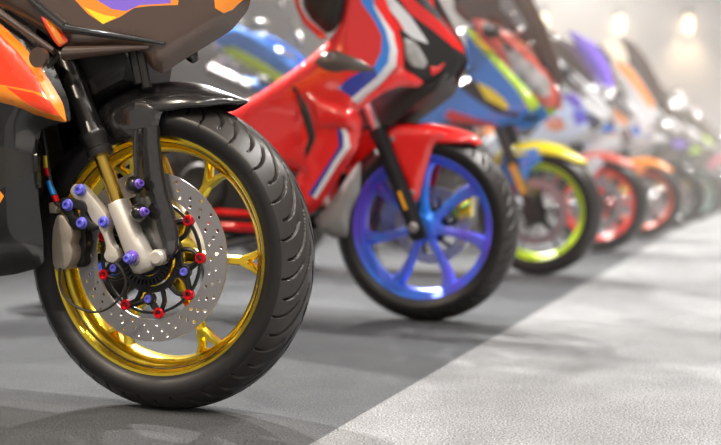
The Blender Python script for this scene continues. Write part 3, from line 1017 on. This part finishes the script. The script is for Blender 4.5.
# fender
fp = [B1.P(u, v) for u, v in ((96, 126), (108, 104), (132, 89), (165, 82), (198, 83), (224, 91), (243, 98.5), (248, 101))]
fender_arch('front_fender', t1, 'carbon', fp, [0.06, 0.072, 0.078, 0.080, 0.076, 0.062, 0.02, 0.004], [0.05, 0.06, 0.066, 0.068, 0.058, 0.035, 0.008, 0.002], seg=24)
fside = B1.L([(101, 122), (108, 108), (135, 98), (164, 104), (158, 117), (155, 133), (152, 140), (132, 142), (116, 140), (106, 134)], -0.08)
panel('fender_side', fside, plane(-0.081), ['carbon'], t1, grid=0.012, puff=0.008, pr=0.02, both=True, thick=0.004)
leg = [((146, 128), 0.024), ((146, 145), 0.0265), ((148, 170), 0.0285), ((152, 195), 0.032), ((157, 218), 0.035), ((161, 238), 0.034), ((164, 252), 0.028), ((165, 262), 0.014)]
b = MB(); secs = []
for (u, v), hw_ in leg:
    x, z = B1.P(u, v, -0.086)
    secs.append([(x + hw_ * math.copysign(abs(math.cos(a)) ** 0.8, math.cos(a)), -0.084 + 0.012 * math.sin(a) + 0.004 * math.cos(3 * a), z + 0.18 * hw_ * math.cos(a)) for a in [2 * PI * k / 28 for k in range(28)]])
b.loft(secs)
b.build('fender_stay', 'carbon', t1, ang=70)
for (u, v) in ((133, 185), (138, 213)):
    x, z = B1.P(u, v, -0.115)
    ax = Vector((0.86, -0.50, 0.12)).normalized()
    b = MB(); b.lathe([(0, -0.014), (0.010, -0.012), (0.0165, -0.003), (0.0170, 0.006), (0.0135, 0.014), (0.0095, 0.018), (0, 0.018)], 24, (x, -0.112, z), ax)
    bb = b.build('slider_bobbin', 'gloss_black', t1)
    q = Vector((x, -0.112, z)) + ax * 0.017
    bolt(bb, q, 'purple_ano', 0.0075, 0.012, 'bolt', axis=ax)

# bodywork
up = dict(c=-0.05, k=0.42, x0=0.14)
def upl(pts): return B1.L(pts, **up)
def upbase(d=0.0):
    def f(x, z):
        y = -0.05 + 0.42 * (x - 0.14) if x > -0.28 else -0.2264 + 0.05 * (x + 0.28) * -1
        return max(y, -0.235) + d
    return f
cowl = upl([(-40, -70), (60, -95), (262, -70), (250, -20), (243, 8), (227, 28), (205, 42), (180, 57), (156, 73), (146, 68), (136, 52), (112, 48), (84, 53), (66, 54), (48, 40), (24, 22), (0, 8), (-40, -12)])
paint = [
    (upl([(60, -30), (75, 0), (88, 14), (103, 24), (120, 17), (134, 8), (150, 6), (178, 5), (182, -30)]), 1),
    (upl([(84, 7), (92, 15), (103, 24), (117, 17), (104, 15)]), 2),
    (upl([(88, -30), (97, 0), (112, 9), (126, 11), (140, 5), (160, 4), (171, 3), (166, -30)]), 3),
    (upl([(212, -30), (215, 8), (223, 13), (231, 9), (246, -8), (250, -30)]), 1),
]
panel('upper_cowl', cowl, upbase(), ['gloss_brown_glare_black', 'gloss_orange', 'gloss_yellow', 'gloss_purple'], t1, paint, grid=0.014, puff=0.022, pr=0.035)
cowl_l = B1.L([(60, -95), (262, -70), (250, -20), (243, 8), (227, 28), (205, 42), (180, 57), (158, 71), (140, 60), (100, 40), (60, 20)], c=0.05, k=-0.42, x0=0.14)
panel('upper_cowl', cowl_l, lambda x, z: -upbase()(x, z), ['gloss_brown_glare_black'], t1, (), grid=0.02, puff=-0.012, pr=0.03, thick=0.005)
cx_ = [B1.P(u, v, 0.0) for u, v in ((246, 6), (228, 24), (205, 38), (180, 52), (158, 66))]
b = MB()
secs = []
for i, (x, z) in enumerate(cx_):
    w_ = [0.015, 0.035, 0.05, 0.06, 0.06][i]
    secs.append([(x, -w_, z + 0.02), (x, -w_ * 0.5, z + 0.004), (x, 0, z), (x, w_ * 0.5, z + 0.004), (x, w_, z + 0.02), (x - 0.01, w_, z + 0.05), (x - 0.01, 0, z + 0.05), (x - 0.01, -w_, z + 0.05)])
b.loft(secs); b.build('chin_panel', 'gloss_brown_glare_black', t1, ang=60)
def wing(pa, pb, wa, wb, th, m, name, c0_, c1_, n=10):
    b = MB(); secs = []
    P0, P1 = upl([pa, pb])
    for i in range(n + 1):
        q = i / n
        x = P0[0] + (P1[0] - P0[0]) * q; z = P0[1] + (P1[1] - P0[1]) * q
        y = upbase()(x, z) + c0_ + (c1_ - c0_) * q
        w_ = wa + (wb - wa) * q
        secs.append([(x + 0.15 * w_ * math.cos(a), y + 0.6 * w_ * math.sin(a), z - w_ * 0.5 + 0.5 * w_ * math.cos(a)) for a in [2 * PI * k / 16 for k in range(16)]])
    b.loft(secs); b.build(name, m, t1, ang=60)
    return b
wing((30, -8), (76, 25), 0.014, 0.020, 0.01, 'carbon', 'cowl_ledge', -0.012, -0.03)  # cowl ledge, raised here and below so its edge shows a highlight line
wing((74, 25), (166, 42), 0.018, 0.006, 0.01, 'carbon', 'cowl_ledge', -0.028, -0.004)
wing((70, 47), (150, 45), 0.026, 0.008, 0.01, 'gloss_brown_glare_black', 'air_duct', -0.012, 0.0)
wing((-20, -6), (58, 49), 0.014, 0.012, 0.01, 'gloss_brown_glare_black', 'side_ridge', -0.004, -0.010)
strip = upl([(47, 17), (61, 26), (68, 33), (75, 42), (66, 49), (60, 42), (52, 28)])
panel('orange_strip', strip, upbase(-0.024), ['gloss_redorange', 'gloss_orange'], t1, [(upl([(52, 20), (60, 25), (67, 35), (72, 44), (67, 46), (60, 34)]), 1)], grid=0.014, puff=0.005, pr=0.008, both=True, thick=0.004)
low = dict(c=-0.19)
side = B1.L([(-170, -40), (-60, -40), (0, 0), (22, 26), (42, 62), (58, 98), (61, 120), (46, 124), (30, 130), (26, 150), (28, 200), (33, 240), (33, 268), (0, 277), (-170, 292)], **low)
panel('side_fairing', side, plane(-0.19), ['gloss_black', 'black_plastic', 'gloss_orange'], t1,
      [(B1.L([(0, 146), (36, 158), (38, 165), (14, 180), (0, 190)], **low), 1), (B1.L([(-10, 190), (0, 191), (4, 196), (0, 203), (-10, 203)], **low), 2)], grid=0.02, puff=0.03, pr=0.045, both=True)
op = dict(c=-0.205)
orange = B1.L([(-120, -60), (-40, -14), (0, 28), (18, 46), (38, 72), (56, 102), (60, 122), (44, 119), (0, 105), (-120, 78)], **op)
panel('orange_fairing', orange, plane(-0.205), ['gloss_orange', 'gloss_redorange'], t1, [
    (B1.L([(-120, -48), (-40, -4), (0, 36), (16, 52), (34, 76), (44, 94), (30, 90), (8, 86), (-120, 62)], **op), 1),
    (B1.L([(6, 87), (34, 93), (48, 100), (56, 115), (46, 113), (30, 106)], **op), 1),
], grid=0.014, puff=0.02, pr=0.025, both=False)
x, z = B1.P(41, 58, -0.205)
b = MB(); b.lathe([(0.0, 0), (0.006, 0), (0.006, 0.004), (0.0125, 0.004), (0.0145, 0.0), (0.018, 0.0), (0.018, 0.01), (0.0, 0.01)], 24, (x, -0.205, z), (0, -1, 0)); b.build('fairing_grommet', 'gloss_brown_glare_black', t1)
b = MB(); b.tube([B1.P3(44, 76, -0.16), B1.P3(57, 54, -0.16)], 0.006, 8); b.build('fairing_stay', 'dark_metal', t1)
# inner: radiator, headstock shroud, steering clamps
shroud = B1.L([(40, -40), (128, -40), (140, 30), (152, 62), (148, 84), (112, 102), (92, 112), (60, 118), (30, 80)], 0.0)
plate('inner_shroud', shroud, [], -0.085, 0.085, 'black_plastic', t1, bev=0.01)
b = MB(); b.box((-0.40, 0, 0.56), (0.03, 0.16, 0.24), rot=Matrix.Rotation(R(-14), 3, 'Y').to_euler())
for k in range(22):
    b.box((-0.372 - 0.0035 * k * 0.0 , 0, 0.36 + k * 0.018), (0.006, 0.15, 0.003), rot=Matrix.Rotation(R(-14), 3, 'Y').to_euler())
b.build('radiator', 'black_plastic', t1)
b = MB()
for s in (-1, 1):
    b.cyl(fpt(0.43, s * 0.105), (FD[0], 0, FD[1]), 0.034, 0.04, 24)
b.tube([fpt(0.45, -0.105), fpt(0.45, 0.105, -0.03 * 0)], 0.018, 10)
b.build('fork_clamp', 'black_metal', t1)
b = MB()
for (u, v, rr) in ((136, 62, 0.011), (143, 66, 0.009)):
    b.tube([B1.P3(u - 4, v - 18, -0.09), B1.P3(u, v, -0.09), B1.P3(u + 4, v + 22, -0.09)], rr, 10)
b.build('steering_damper', 'dark_metal', t1)
b = MB(); q0 = B1.P3(186, 44, 0.0); q1 = B1.P3(192, 56, 0.0)
b.tube([q0, B1.P3(189, 50, 0), q1, B1.P3(195, 61, 0)], [0.010, 0.015, 0.014, 0.008], 14); b.build('horn', 'gloss_black', t1)
rear_half(t1, dict(rim='gold', tank='gloss_orange', tail='gloss_black', side='gloss_black'))
bars(t1, {}, z=0.90, mirror=False)
b = MB()
rows = []
for i in range(9):
    q = i / 8
    xx = 0.04 - 0.36 * q; zc = 0.93 + 0.25 * q - 0.06 * q * q
    rows.append([(xx - 0.12 * (1 - math.cos(a)), (0.12 + 0.03 * q - 0.07 * q ** 3) * math.sin(a), zc - 0.05 * (1 - math.cos(a))) for a in [-1.2 + 2.4 * k / 12 for k in range(13)]])
b.loft([r_ + [(p[0] - 0.004, p[1], p[2] - 0.004) for p in r_[::-1]] for r_ in rows])
b.build('windscreen', 'screen_dark', t1, ang=60)

# ================================================================ bike 2: red scooter-styled bike with blue wheel
B2 = Frame(0.206, 3.165, 21.5)
t2 = thing('motorcycle', 'glossy red motorcycle with blue and white stripes and a blue seven-spoke front wheel', 'motorcycle', (0.206, 3.165, 0), -R(21.5), 'motorcycles parked in a row')
make_tire(t2, 800, True)
make_rim(t2, 'rim_blue', 7, R(38), 'swept', nn=120)
make_disc(t2, 0.066, 0.125, 0.09, 0, label='silver brake disc seen through the blue spokes')
b = MB(); b.cyl((0, -0.12, RO), (0, 1, 0), 0.013, 0.24, 20); b.build('front_axle', 'steel', t2)
for s in (-1, 1):
    yc = s * 0.095
    fork_leg(t2, yc, 'black_metal', 'steel', top=0.56, r=0.026, usd=False, split=0.33, tr=0.017)
    b = MB(); b.loft([[fpt(q, yc + dy, dx) for dx, dy in ((-0.024, -0.02), (0.024, -0.02), (0.024, 0.02), (-0.024, 0.02))] for q in (-0.04, 0.05)]); b.build('fork_bottom', 'black_metal', t2, bevel=0.006)
    bolt(t2, (0, yc + s * 0.026, RO), 'steel', 0.014, 0.010, 'axle_nut', axis=(0, s, 0))
x, z = B2.P(394, 219, -0.11)
b = MB(); b.loft([fpt(q, -0.128, 0) and [fpt(q, -0.122 + dy, dx) for dx, dy in ((-0.004, 0), (0.005, 0), (0.005, -0.004), (-0.004, -0.004))] for q in (0.06, 0.12)]); b.build('fork_marker', 'amber', t2)
x, z = B2.P(452, 206, 0.085)
b = MB(); b.loft([sring(0.07, 0.34, 0.02, 0.03, 10), sring(0.10, 0.35, 0.024, 0.05, 10), sring(0.13, 0.36, 0.02, 0.035, 10)]); b.v = [(a_, b_ + 0.08, c_) for a_, b_, c_ in b.v]; b.build('brake_caliper', 'gold', t2)

s2 = dict(c=-0.19, k=0.30, x0=-0.10)
def L2(p): return B2.L(p, **s2)
def base2(d=0.0):
    return lambda x, z: max(-0.215, -0.19 + 0.30 * (x + 0.10)) + d
s2lo = -0.19 - 0.025 / 1.0
body = L2([(188, 116), (245, 88), (290, 62), (324, 38), (338, 18), (350, -50), (366, -60), (384, -6), (394, 24), (400, 44), (401, 68), (385, 84), (359, 107), (355, 112), (359, 121), (353, 150), (340, 168), (313, 205), (300, 216), (284, 202), (292, 186), (296, 174), (272, 168), (236, 156), (206, 140)])
paint = [
    (L2([(350, -50), (360, -60), (376, 10), (387, 32), (391, 50), (389, 63), (378, 78), (353, 98), (336, 88), (352, 78), (374, 66), (381, 52), (382, 36), (374, 20), (362, 4)]), 1),
    (L2([(336, 88), (353, 98), (378, 78), (374, 66), (352, 76)]), 3),
    (L2([(362, -60), (368, -50), (373, 2), (392, 32), (396, 50), (395, 66), (381, 82), (357, 104), (351, 99), (377, 77), (388, 63), (390, 48), (386, 31), (374, 8)]), 2),
    (L2([(339, 126), (343, 124), (348, 134), (349, 147), (336, 164), (311, 199), (308, 197), (331, 163), (343, 147), (343, 136)]), 2),
    (L2([(336, 130), (339, 126), (343, 136), (343, 147), (331, 163), (308, 197), (303, 194), (327, 162), (338, 146)]), 3),
]
panel('front_fairing', body, base2(), ['gloss_red', 'gloss_blue', 'gloss_white', 'gloss_deepblue'], t2, paint, grid=0.022, puff=0.028, pr=0.035, both=True)
crease = L2([(283, 84), (290, 86), (304, 108), (312, 134), (310, 142), (300, 160), (296, 156), (304, 138), (298, 120)])
panel('fairing_vent', crease, base2(-0.004), ['black_plastic'], t2, grid=0.03, puff=0.004, pr=0.006, both=True)
raised = L2([(292, 86), (322, 97), (352, 108), (358, 120), (352, 133), (330, 130), (314, 132), (305, 108)])
panel('fairing_shoulder', raised, base2(-0.010), ['gloss_red'], t2, grid=0.02, puff=0.02, pr=0.02, both=True)
dark = L2([(224, 146), (250, 158), (296, 173), (290, 188), (283, 203), (296, 222), (240, 240), (160, 236), (150, 120), (188, 118)])
panel('lower_fairing', dark, base2(0.03), ['black_plastic'], t2, grid=0.03, puff=0.02, pr=0.03, both=True)
for pl in ([(160, 208), (232, 212), (296, 220), (296, 226), (232, 219), (160, 215)], [(160, 222), (232, 225), (290, 231), (286, 238), (232, 234), (160, 231)]):
    panel('lower_stripe', L2(pl), base2(0.012), ['gloss_red'], t2, grid=0.03, puff=0.01, pr=0.01, both=True)
grey = L2([(342, 172), (352, 160), (352, 190), (340, 215), (338, 238), (322, 240), (306, 232), (298, 220), (314, 208)])
panel('inner_fairing', grey, base2(0.05), ['gloss_grey'], t2, grid=0.03, puff=0.02, pr=0.03, both=True)
# dark oval indicator lying on the fairing
q0 = B2.P3(316, 62, -0.215); q1 = B2.P3(378, 72, -0.18)
b = MB()
d = Vector(q1) - Vector(q0)
secs = []
for i in range(13):
    q = i / 12
    c_ = Vector(q0) + d * q + Vector((0, 0, 0.012 * math.sin(PI * q)))
    rr = 0.034 * math.sin(PI * min(1, q ** 0.8 * 0.97 + 0.02)) + 0.002
    secs.append([(c_.x, c_.y + 0.5 * rr * math.sin(a) - 0.006, c_.z + rr * math.cos(a)) for a in [2 * PI * k / 16 for k in range(16)]])
b.loft(secs); b.build('turn_signal', 'smoke', t2, ang=60, label='dark oval smoked indicator on the red fairing')
# seat/console edge seen above
cons = L2([(293, -60), (290, 0), (300, 16), (318, 31), (328, 28), (337, 16), (350, -40), (350, -60)])
panel('console', cons, base2(0.02), ['black_plastic'], t2, grid=0.03, puff=0.02, pr=0.03, both=True)
rim_ = L2([(280, -60), (286, 0), (297, 22), (316, 38), (324, 37), (320, 31), (300, 16), (291, 0), (292, -60)])
panel('console_rim', rim_, base2(0.0), ['gloss_red'], t2, grid=0.03, puff=0.006, pr=0.01, both=True)
# nose
s3 = dict(c=-0.05, k=0.62, x0=0.12)
def L3(p): return B2.L(p, **s3)
def base3(d=0.0): return lambda x, z: -0.05 + 0.62 * (x - 0.12) + d
nose = L3([(370, -50), (398, -50), (420, -10), (440, 18), (459, 44), (463, 60), (455, 72), (438, 86), (414, 84), (401, 74), (396, 44), (380, 0)])
panel('nose_cowl', nose, base3(0.004), ['black_plastic', 'gloss_red', 'gloss_white'], t2, [
    (L3([(386, -50), (398, -50), (412, -2), (440, 22), (459, 44), (461, 52), (452, 46), (430, 28), (410, 14), (392, -10)]), 1),
    (L3([(374, -50), (384, -50), (393, -2), (410, 16), (425, 38), (428, 44), (412, 38), (398, 26), (386, 4)]), 2),
    (L3([(384, 4), (398, 20), (404, 30), (396, 30), (388, 20)]), 1),
], grid=0.02, puff=0.02, pr=0.02, both=True)
lens = L3([(403, 37), (416, 42), (428, 62), (424, 69), (412, 66), (405, 58)])
panel('headlight', lens, base3(-0.008), ['lens'], t2, grid=0.02, puff=0.01, pr=0.012, both=True)
beam = L3([(430, 66), (436, 68), (446, 62), (440, 72), (432, 76)])
panel('position_light', beam, base3(-0.006), ['gloss_red'], t2, grid=0.02, puff=0.004, pr=0.006, both=True)
chin = L3([(401, 66), (412, 74), (424, 82), (418, 87), (398, 86), (382, 93), (360, 108), (358, 104), (384, 84)])
panel('chin_fairing', chin, base3(-0.004), ['gloss_red'], t2, grid=0.02, puff=0.008, pr=0.01, both=True)
under = B2.L([(362, 106), (390, 88), (436, 84), (450, 74), (440, 92), (405, 118), (396, 128), (380, 126), (366, 130)], -0.05)
plate('steering_shroud', under, [], -0.10, 0.10, 'black_plastic', t2, bev=0.008)
# fender
fp = [B2.P(u, v) for u, v in ((378, 132), (396, 124), (428, 123), (455, 127), (474, 134), (483, 143))]
fender_arch('front_fender', t2, 'gloss_red', fp, [0.06, 0.072, 0.078, 0.076, 0.062, 0.030], [0.045, 0.06, 0.065, 0.055, 0.035, 0.012], seg=20)
fs = B2.L([(380, 127), (400, 124), (430, 126), (446, 134), (432, 146), (428, 160), (422, 180), (418, 196), (413, 206), (407, 206), (403, 198), (406, 186), (395, 170), (388, 152)], -0.082)
panel('fender_side', fs, plane(-0.083), ['gloss_red'], t2, grid=0.02, puff=0.012, pr=0.02, both=True, thick=0.005)
for (u, v) in ((391, 139), (411, 193)):
    x, z = B2.P(u, v, -0.09); bolt(t2, (x, -0.083, z), 'steel', 0.008, 0.006, 'fender_bolt')
b = MB()
pts = smooth_line([(-0.22, 0.63, 0), (-0.29, 0.56, 0), (-0.335, 0.46, 0), (-0.35, 0.36, 0)], 5)
b.loft([[(p.x, yy, p.y) for yy in (-0.10, -0.05, 0.05, 0.10)] + [(p.x - 0.012, yy, p.y - 0.004) for yy in (0.10, 0.05, -0.05, -0.10)] for p in pts]); b.build('rear_mudguard', 'gloss_red', t2, ang=60)
# floor tunnel, engine and body behind
b = MB()
b.loft([sring(-0.36, 0.50, 0.13, 0.16, 16, 3), sring(-0.55, 0.45, 0.16, 0.17, 16, 3), sring(-0.75, 0.42, 0.17, 0.16, 16, 3), sring(-1.0, 0.44, 0.15, 0.17, 16, 3)])
b.build('body_core', 'black_plastic', t2)
rear_half(t2, dict(rim='rim_blue', tail='gloss_red', side='gloss_red', spoke='swept', nsp=7, seat_dz=-0.13, seat_dx=-0.06, frame_dz=-0.24, rr=0.272), wb=1.25)
bars(t2, {}, x=-0.26, z=1.08, mirror=True)
b = MB(); rows = []
for i in range(9):
    q = i / 8
    xx = -0.02 - 0.30 * q; zc = 1.0 + 0.30 * q - 0.05 * q * q
    rows.append([(xx - 0.10 * (1 - math.cos(a)), (0.12 + 0.03 * q - 0.06 * q ** 3) * math.sin(a), zc - 0.05 * (1 - math.cos(a))) for a in [-1.2 + 2.4 * k / 12 for k in range(13)]])
b.loft([r_ + [(p[0] - 0.004, p[1], p[2] - 0.004) for p in r_[::-1]] for r_ in rows])
b.build('windscreen', 'screen_dark', t2, ang=60)

# ================================================================ bikes further along the row
G = 'motorcycles parked in a row'
LOWER = [(-0.02, 0.77), (-0.20, 0.74), (-0.45, 0.70), (-0.80, 0.66), (-0.9, 0.5), (-0.70, 0.40), (-0.40, 0.30), (-0.15, 0.70)]
SP = (-0.20, 0.0, 0.0); NP = (-0.05, 0.55, 0.12)
t3 = sport_bike(0.838, 4.72, 24, 'bright blue sport motorcycle with yellow fender top and lime green front rim', dict(
    rim='rim_black', rim2='rim_lime', nsp=5, a0=20, spoke='v', side='gloss_blue', trace=[
        ('side_fairing', [(395, 118), (420, 98), (448, 84), (464, 72), (470, 50), (464, 28), (476, 34), (500, 60), (522, 84), (540, 105), (530, 112), (518, 120), (496, 128), (468, 124), (440, 122), (412, 150), (392, 158), (380, 134)], SP, 'gloss_blue',
            [([(464, 28), (476, 34), (500, 60), (522, 84), (540, 105), (530, 112), (517, 90), (494, 64), (474, 42)], 'gloss_lime'), ([(476, 82), (490, 88), (503, 98), (510, 108), (500, 110), (484, 99)], 'gloss_yellow'),
             ([(452, 72), (466, 72), (476, 82), (486, 99), (510, 112), (520, 112), (516, 118), (496, 113), (474, 99), (458, 86)], 'black_plastic'), ([(444, 116), (450, 110), (474, 118), (500, 126), (480, 130), (455, 126)], 'gloss_red')]),
        ('nose_cowl', [(470, 18), (484, 20), (506, 32), (530, 52), (546, 74), (557, 94), (556, 106), (546, 108), (532, 98), (515, 78), (496, 55), (478, 38)], NP, 'gloss_salmon', []),
        ('headlight', [(494, 38), (512, 42), (532, 60), (548, 80), (554, 96), (544, 102), (526, 90), (506, 64)], (-0.058, 0.55, 0.12), 'lens', []),
        ('cockpit_fairing', [(452, -40), (500, -60), (520, -10), (540, 22), (556, 60), (560, 90), (548, 72), (532, 50), (508, 30), (484, 18), (466, 24), (452, 10)], (-0.03, 0.5, 0.12), 'gloss_brown_glare_black', [([(500, -20), (512, 0), (528, 26), (520, 30), (500, 8)], 'gloss_grey')]),
    ],
    fender='gloss_yellow', fender2='gloss_blue', tank='gloss_blue', tail='gloss_blue', caliper='red_ano', belly='gloss_deepblue', screen='screen_dark', disc_holes=False), G)
B3 = Frame(0.838, 4.72, 24)
for nm, pts, mm in (('tail_panel', [(196, 40), (214, 26), (238, 26), (262, 38), (284, 56), (306, 76), (290, 86), (266, 74), (240, 56), (222, 48)], 'gloss_blue'),
                    ('tail_stripe', [(220, 46), (230, 44), (256, 56), (290, 78), (284, 88), (256, 72), (226, 54)], 'gloss_lime')):
    pl = B3.L(pts, -0.15 if mm == 'gloss_blue' else -0.16)
    panel(nm, pl, plane(-0.15 if mm == 'gloss_blue' else -0.16), [mm], t3, grid=0.03, puff=0.02, pr=0.03, both=True)
for (u0, v0, u1, v1, rr) in ((206, 24, 244, 22, 0.018), (252, 22, 268, 23, 0.016), (196, 38, 214, 34, 0.016), (276, -10, 283, 8, 0.02), (290, 20, 302, 44, 0.022), (276, 50, 296, 58, 0.014)):
    b = MB(); b.tube([B3.P3(u0, v0, -0.17), B3.P3((u0 + u1) / 2, (v0 + v1) / 2, -0.18), B3.P3(u1, v1, -0.17)], [rr * 0.7, rr, rr * 0.7], 12)
    b.build('grab_rail', 'chrome', t3)
for (u0, v0, rr) in ((214, 45, 0.022), (221, 58, 0.02), (229, 58, 0.014), (234, 66, 0.016), (216, 62, 0.02), (240, 78, 0.018), (460, 10, 0.024), (475, 22, 0.02),
                     (500, 4, 0.02), (512, 14, 0.016), (520, 30, 0.02), (488, -4, 0.02), (470, -6, 0.02), (530, 44, 0.014)):
    b = MB()
    q = Vector(B3.P3(u0, v0, -0.16 if u0 < 300 else -0.14))
    b.lathe([(0, -0.01), (rr * 0.8, -0.01), (rr, 0.0), (rr * 0.95, rr * 0.5), (rr * 0.6, rr * 0.85), (0, rr)], 16, q, (0.3, -0.8, 0.5))
    b.build('chrome_fitting', 'chrome', t3)
b = MB(); b.tube([B3.P3(210, 70, -0.10), B3.P3(250, 88, -0.10)], 0.03, 10); b.build('subframe_tube', 'steel', t3)
b = MB()
b.tube([B3.P3(u0, v0, -0.205) for u0, v0 in ((404, 113), (430, 101), (452, 89), (469, 80))], [0.006, 0.012, 0.014, 0.008], 10)
b.build('glint_tube', 'chrome', t3)  # added chrome tube that gives the white streak of glints
sport_bike(1.515, 6.33, 25, 'white motorcycle with purple windscreen, orange patches and a bright red front rim', dict(
    rim='rim_red', nsp=5, a0=10, spoke='v', side='gloss_white', trace=[
        ('side_fairing', [(480, 140), (520, 118), (540, 108), (556, 92), (562, 84), (580, 96), (600, 112), (606, 122), (596, 134), (580, 142), (560, 146), (540, 150), (510, 170), (490, 165)], SP, 'gloss_white',
            [([(560, 84), (572, 90), (584, 104), (576, 110), (562, 96)], 'gloss_purple'), ([(550, 98), (562, 100), (563, 110), (553, 110)], 'gloss_orange'), ([(545, 118), (560, 116), (566, 128), (554, 132), (546, 128)], 'gloss_orange'),
             ([(572, 112), (584, 108), (588, 122), (576, 126)], 'gloss_purple'), ([(520, 122), (536, 114), (542, 122), (528, 138), (516, 136)], 'gloss_brown_glare_black'), ([(586, 112), (598, 116), (604, 122), (594, 132), (588, 126)], 'gloss_brown_glare_black'), ([(532, 112), (548, 100), (552, 108), (540, 116)], 'gloss_salmon')]),
        ('nose_cowl', [(536, 40), (548, 52), (566, 66), (590, 86), (606, 104), (611, 116), (602, 122), (584, 110), (560, 92), (542, 74), (530, 56)], NP, 'gloss_white',
            [([(552, 66), (566, 74), (588, 96), (584, 100), (562, 82)], 'gloss_brown_glare_black'), ([(538, 48), (548, 56), (566, 70), (560, 72), (540, 56)], 'gloss_grey')]),
        ('headlight', [(576, 92), (592, 98), (604, 112), (600, 118), (586, 108)], (-0.058, 0.55, 0.12), 'lens', []),
        ('cockpit_fairing', [(546, 30), (560, 36), (576, 50), (590, 70), (600, 88), (590, 84), (568, 66), (550, 52)], (-0.03, 0.5, 0.12), 'gloss_brown_glare_black', []),
        ('fender_guard', [(562, 138), (572, 126), (590, 122), (606, 124), (612, 132), (596, 130), (580, 133), (570, 142)], (-0.10, 0, 0), 'gloss_blue', [([(572, 126), (590, 122), (600, 124), (590, 129), (576, 131)], 'gloss_white')]),
        ('screen_trim', [(566, 30), (580, 34), (594, 48), (604, 66), (610, 86), (600, 84), (588, 64), (576, 46)], (-0.06, 0.5, 0.12), 'gloss_purple', []),
    ],
    fender='gloss_salmon', fender2='gloss_white', tank='gloss_white', tail='gloss_white', screen='screen_clear', screen_h=0.12, zs=1.08, bottom='steel', caliper='gold'), G)
sport_bike(2.24, 7.92, 25, 'white and orange motorcycle with tall brown windscreen and orange-edged front rim', dict(
    rim='rim_silver', rim2='rim_orange', nsp=5, a0=30, spoke='s', side='gloss_white', trace=[
        ('side_fairing', [(560, 150), (590, 112), (606, 96), (616, 88), (630, 100), (644, 116), (650, 130), (640, 144), (620, 150), (596, 156)], SP, 'gloss_white',
            [([(612, 108), (622, 112), (630, 122), (624, 126), (614, 118)], 'gloss_orange'), ([(600, 120), (608, 122), (616, 134), (608, 137), (599, 130)], 'gloss_orange'), ([(630, 128), (638, 124), (642, 134), (634, 138)], 'gloss_blue'), ([(606, 100), (616, 96), (628, 108), (636, 118), (628, 118), (614, 108)], 'gloss_grey'), ([(580, 134), (594, 124), (598, 140), (586, 148)], 'gloss_blue'), ([(618, 130), (628, 128), (634, 142), (622, 146)], 'gloss_brown_glare_black')]),
        ('nose_cowl', [(612, 56), (620, 60), (634, 76), (650, 98), (656, 112), (654, 126), (644, 122), (632, 104), (618, 82), (610, 66)], NP, 'gloss_white',
            [([(614, 56), (622, 60), (640, 82), (656, 106), (650, 108), (634, 86), (616, 66)], 'gloss_orange')]),
        ('windshield_wing', [(618, 32), (630, 40), (646, 60), (660, 84), (666, 104), (658, 104), (644, 86), (630, 64)], (-0.03, 0.5, 0.12), 'gloss_brown_glare_black', []),
    ],
    fender='gloss_orange', tank='gloss_white', tail='gloss_orange', screen='screen_dark', screen_h=0.30, zs=1.1, bottom='steel'), G)
b = MB(); b.loft([[fpt(q, -0.132 + dy, dx) for dx, dy in ((-0.012, 0), (0.012, 0), (0.012, -0.008), (-0.012, -0.008))] for q in (0.10, 0.24)]); b.build('fork_reflector', 'amber', t3)
GV = [(-0.02, 0.80), (-0.14, 0.86), (-0.24, 0.84), (-0.16, 0.78)]
GW = [(-0.30, 0.96), (-0.40, 1.04), (-0.52, 0.9), (-0.42, 0.84)]
GX = [(-0.30, 0.74), (-0.44, 0.78), (-0.60, 0.66), (-0.50, 0.58)]
sport_bike(2.98, 9.55, 25, 'dark motorcycle with black wheels just past the orange-fendered one', dict(
    rim='rim_black', nsp=5, nose='gloss_brown_glare_black', nose_stripe='gloss_white', side='gloss_grey', tank='gloss_black', zs=1.2, fender='gloss_black',
    side_paint=[(GV, 'gloss_white'), (GW, 'gloss_blue'), (GX, 'gloss_brown_glare_black')], screen_h=0.35), G)
sport_bike(3.72, 11.2, 25, 'dark motorcycle with pale mint green front rim', dict(
    rim='rim_mint', nsp=5, nose='gloss_brown_glare_black', nose_stripe='gloss_white', side='gloss_brown_glare_black', tank='gloss_black', fender='gloss_black',
    side_paint=[(GV, 'gloss_purple'), (GW, 'gloss_white')], zs=1.2, screen_h=0.25), G)
sport_bike(4.45, 12.9, 25, 'black motorcycle with a small lime green flash, behind the mint-rimmed one', dict(
    rim='rim_black', nsp=5, nose='gloss_brown_glare_black', nose_stripe='gloss_lime', side='gloss_black', tank='gloss_grey', fender='gloss_black',
    side_paint=[(GV, 'gloss_lime'), (GX, 'gloss_white')], screen_h=0.4, zs=1.15), G)
sport_bike(5.2, 14.6, 25, 'dark grey motorcycle, second from the far end of the row', dict(
    rim='rim_black', nsp=5, nose='gloss_black', side='gloss_brown_glare_black', tank='gloss_black', fender='gloss_black', zs=1.15, screen_h=0.3, side_paint=[(GW, 'gloss_grey')]), G)
sport_bike(6.0, 16.3, 25, 'farthest motorcycle at the right edge, dark with a pinkish red nose', dict(
    rim='rim_black', nsp=5, nose='gloss_pink', side='gloss_pink', tank='gloss_black', fender='gloss_black', zs=1.1, screen_h=0.1), G)
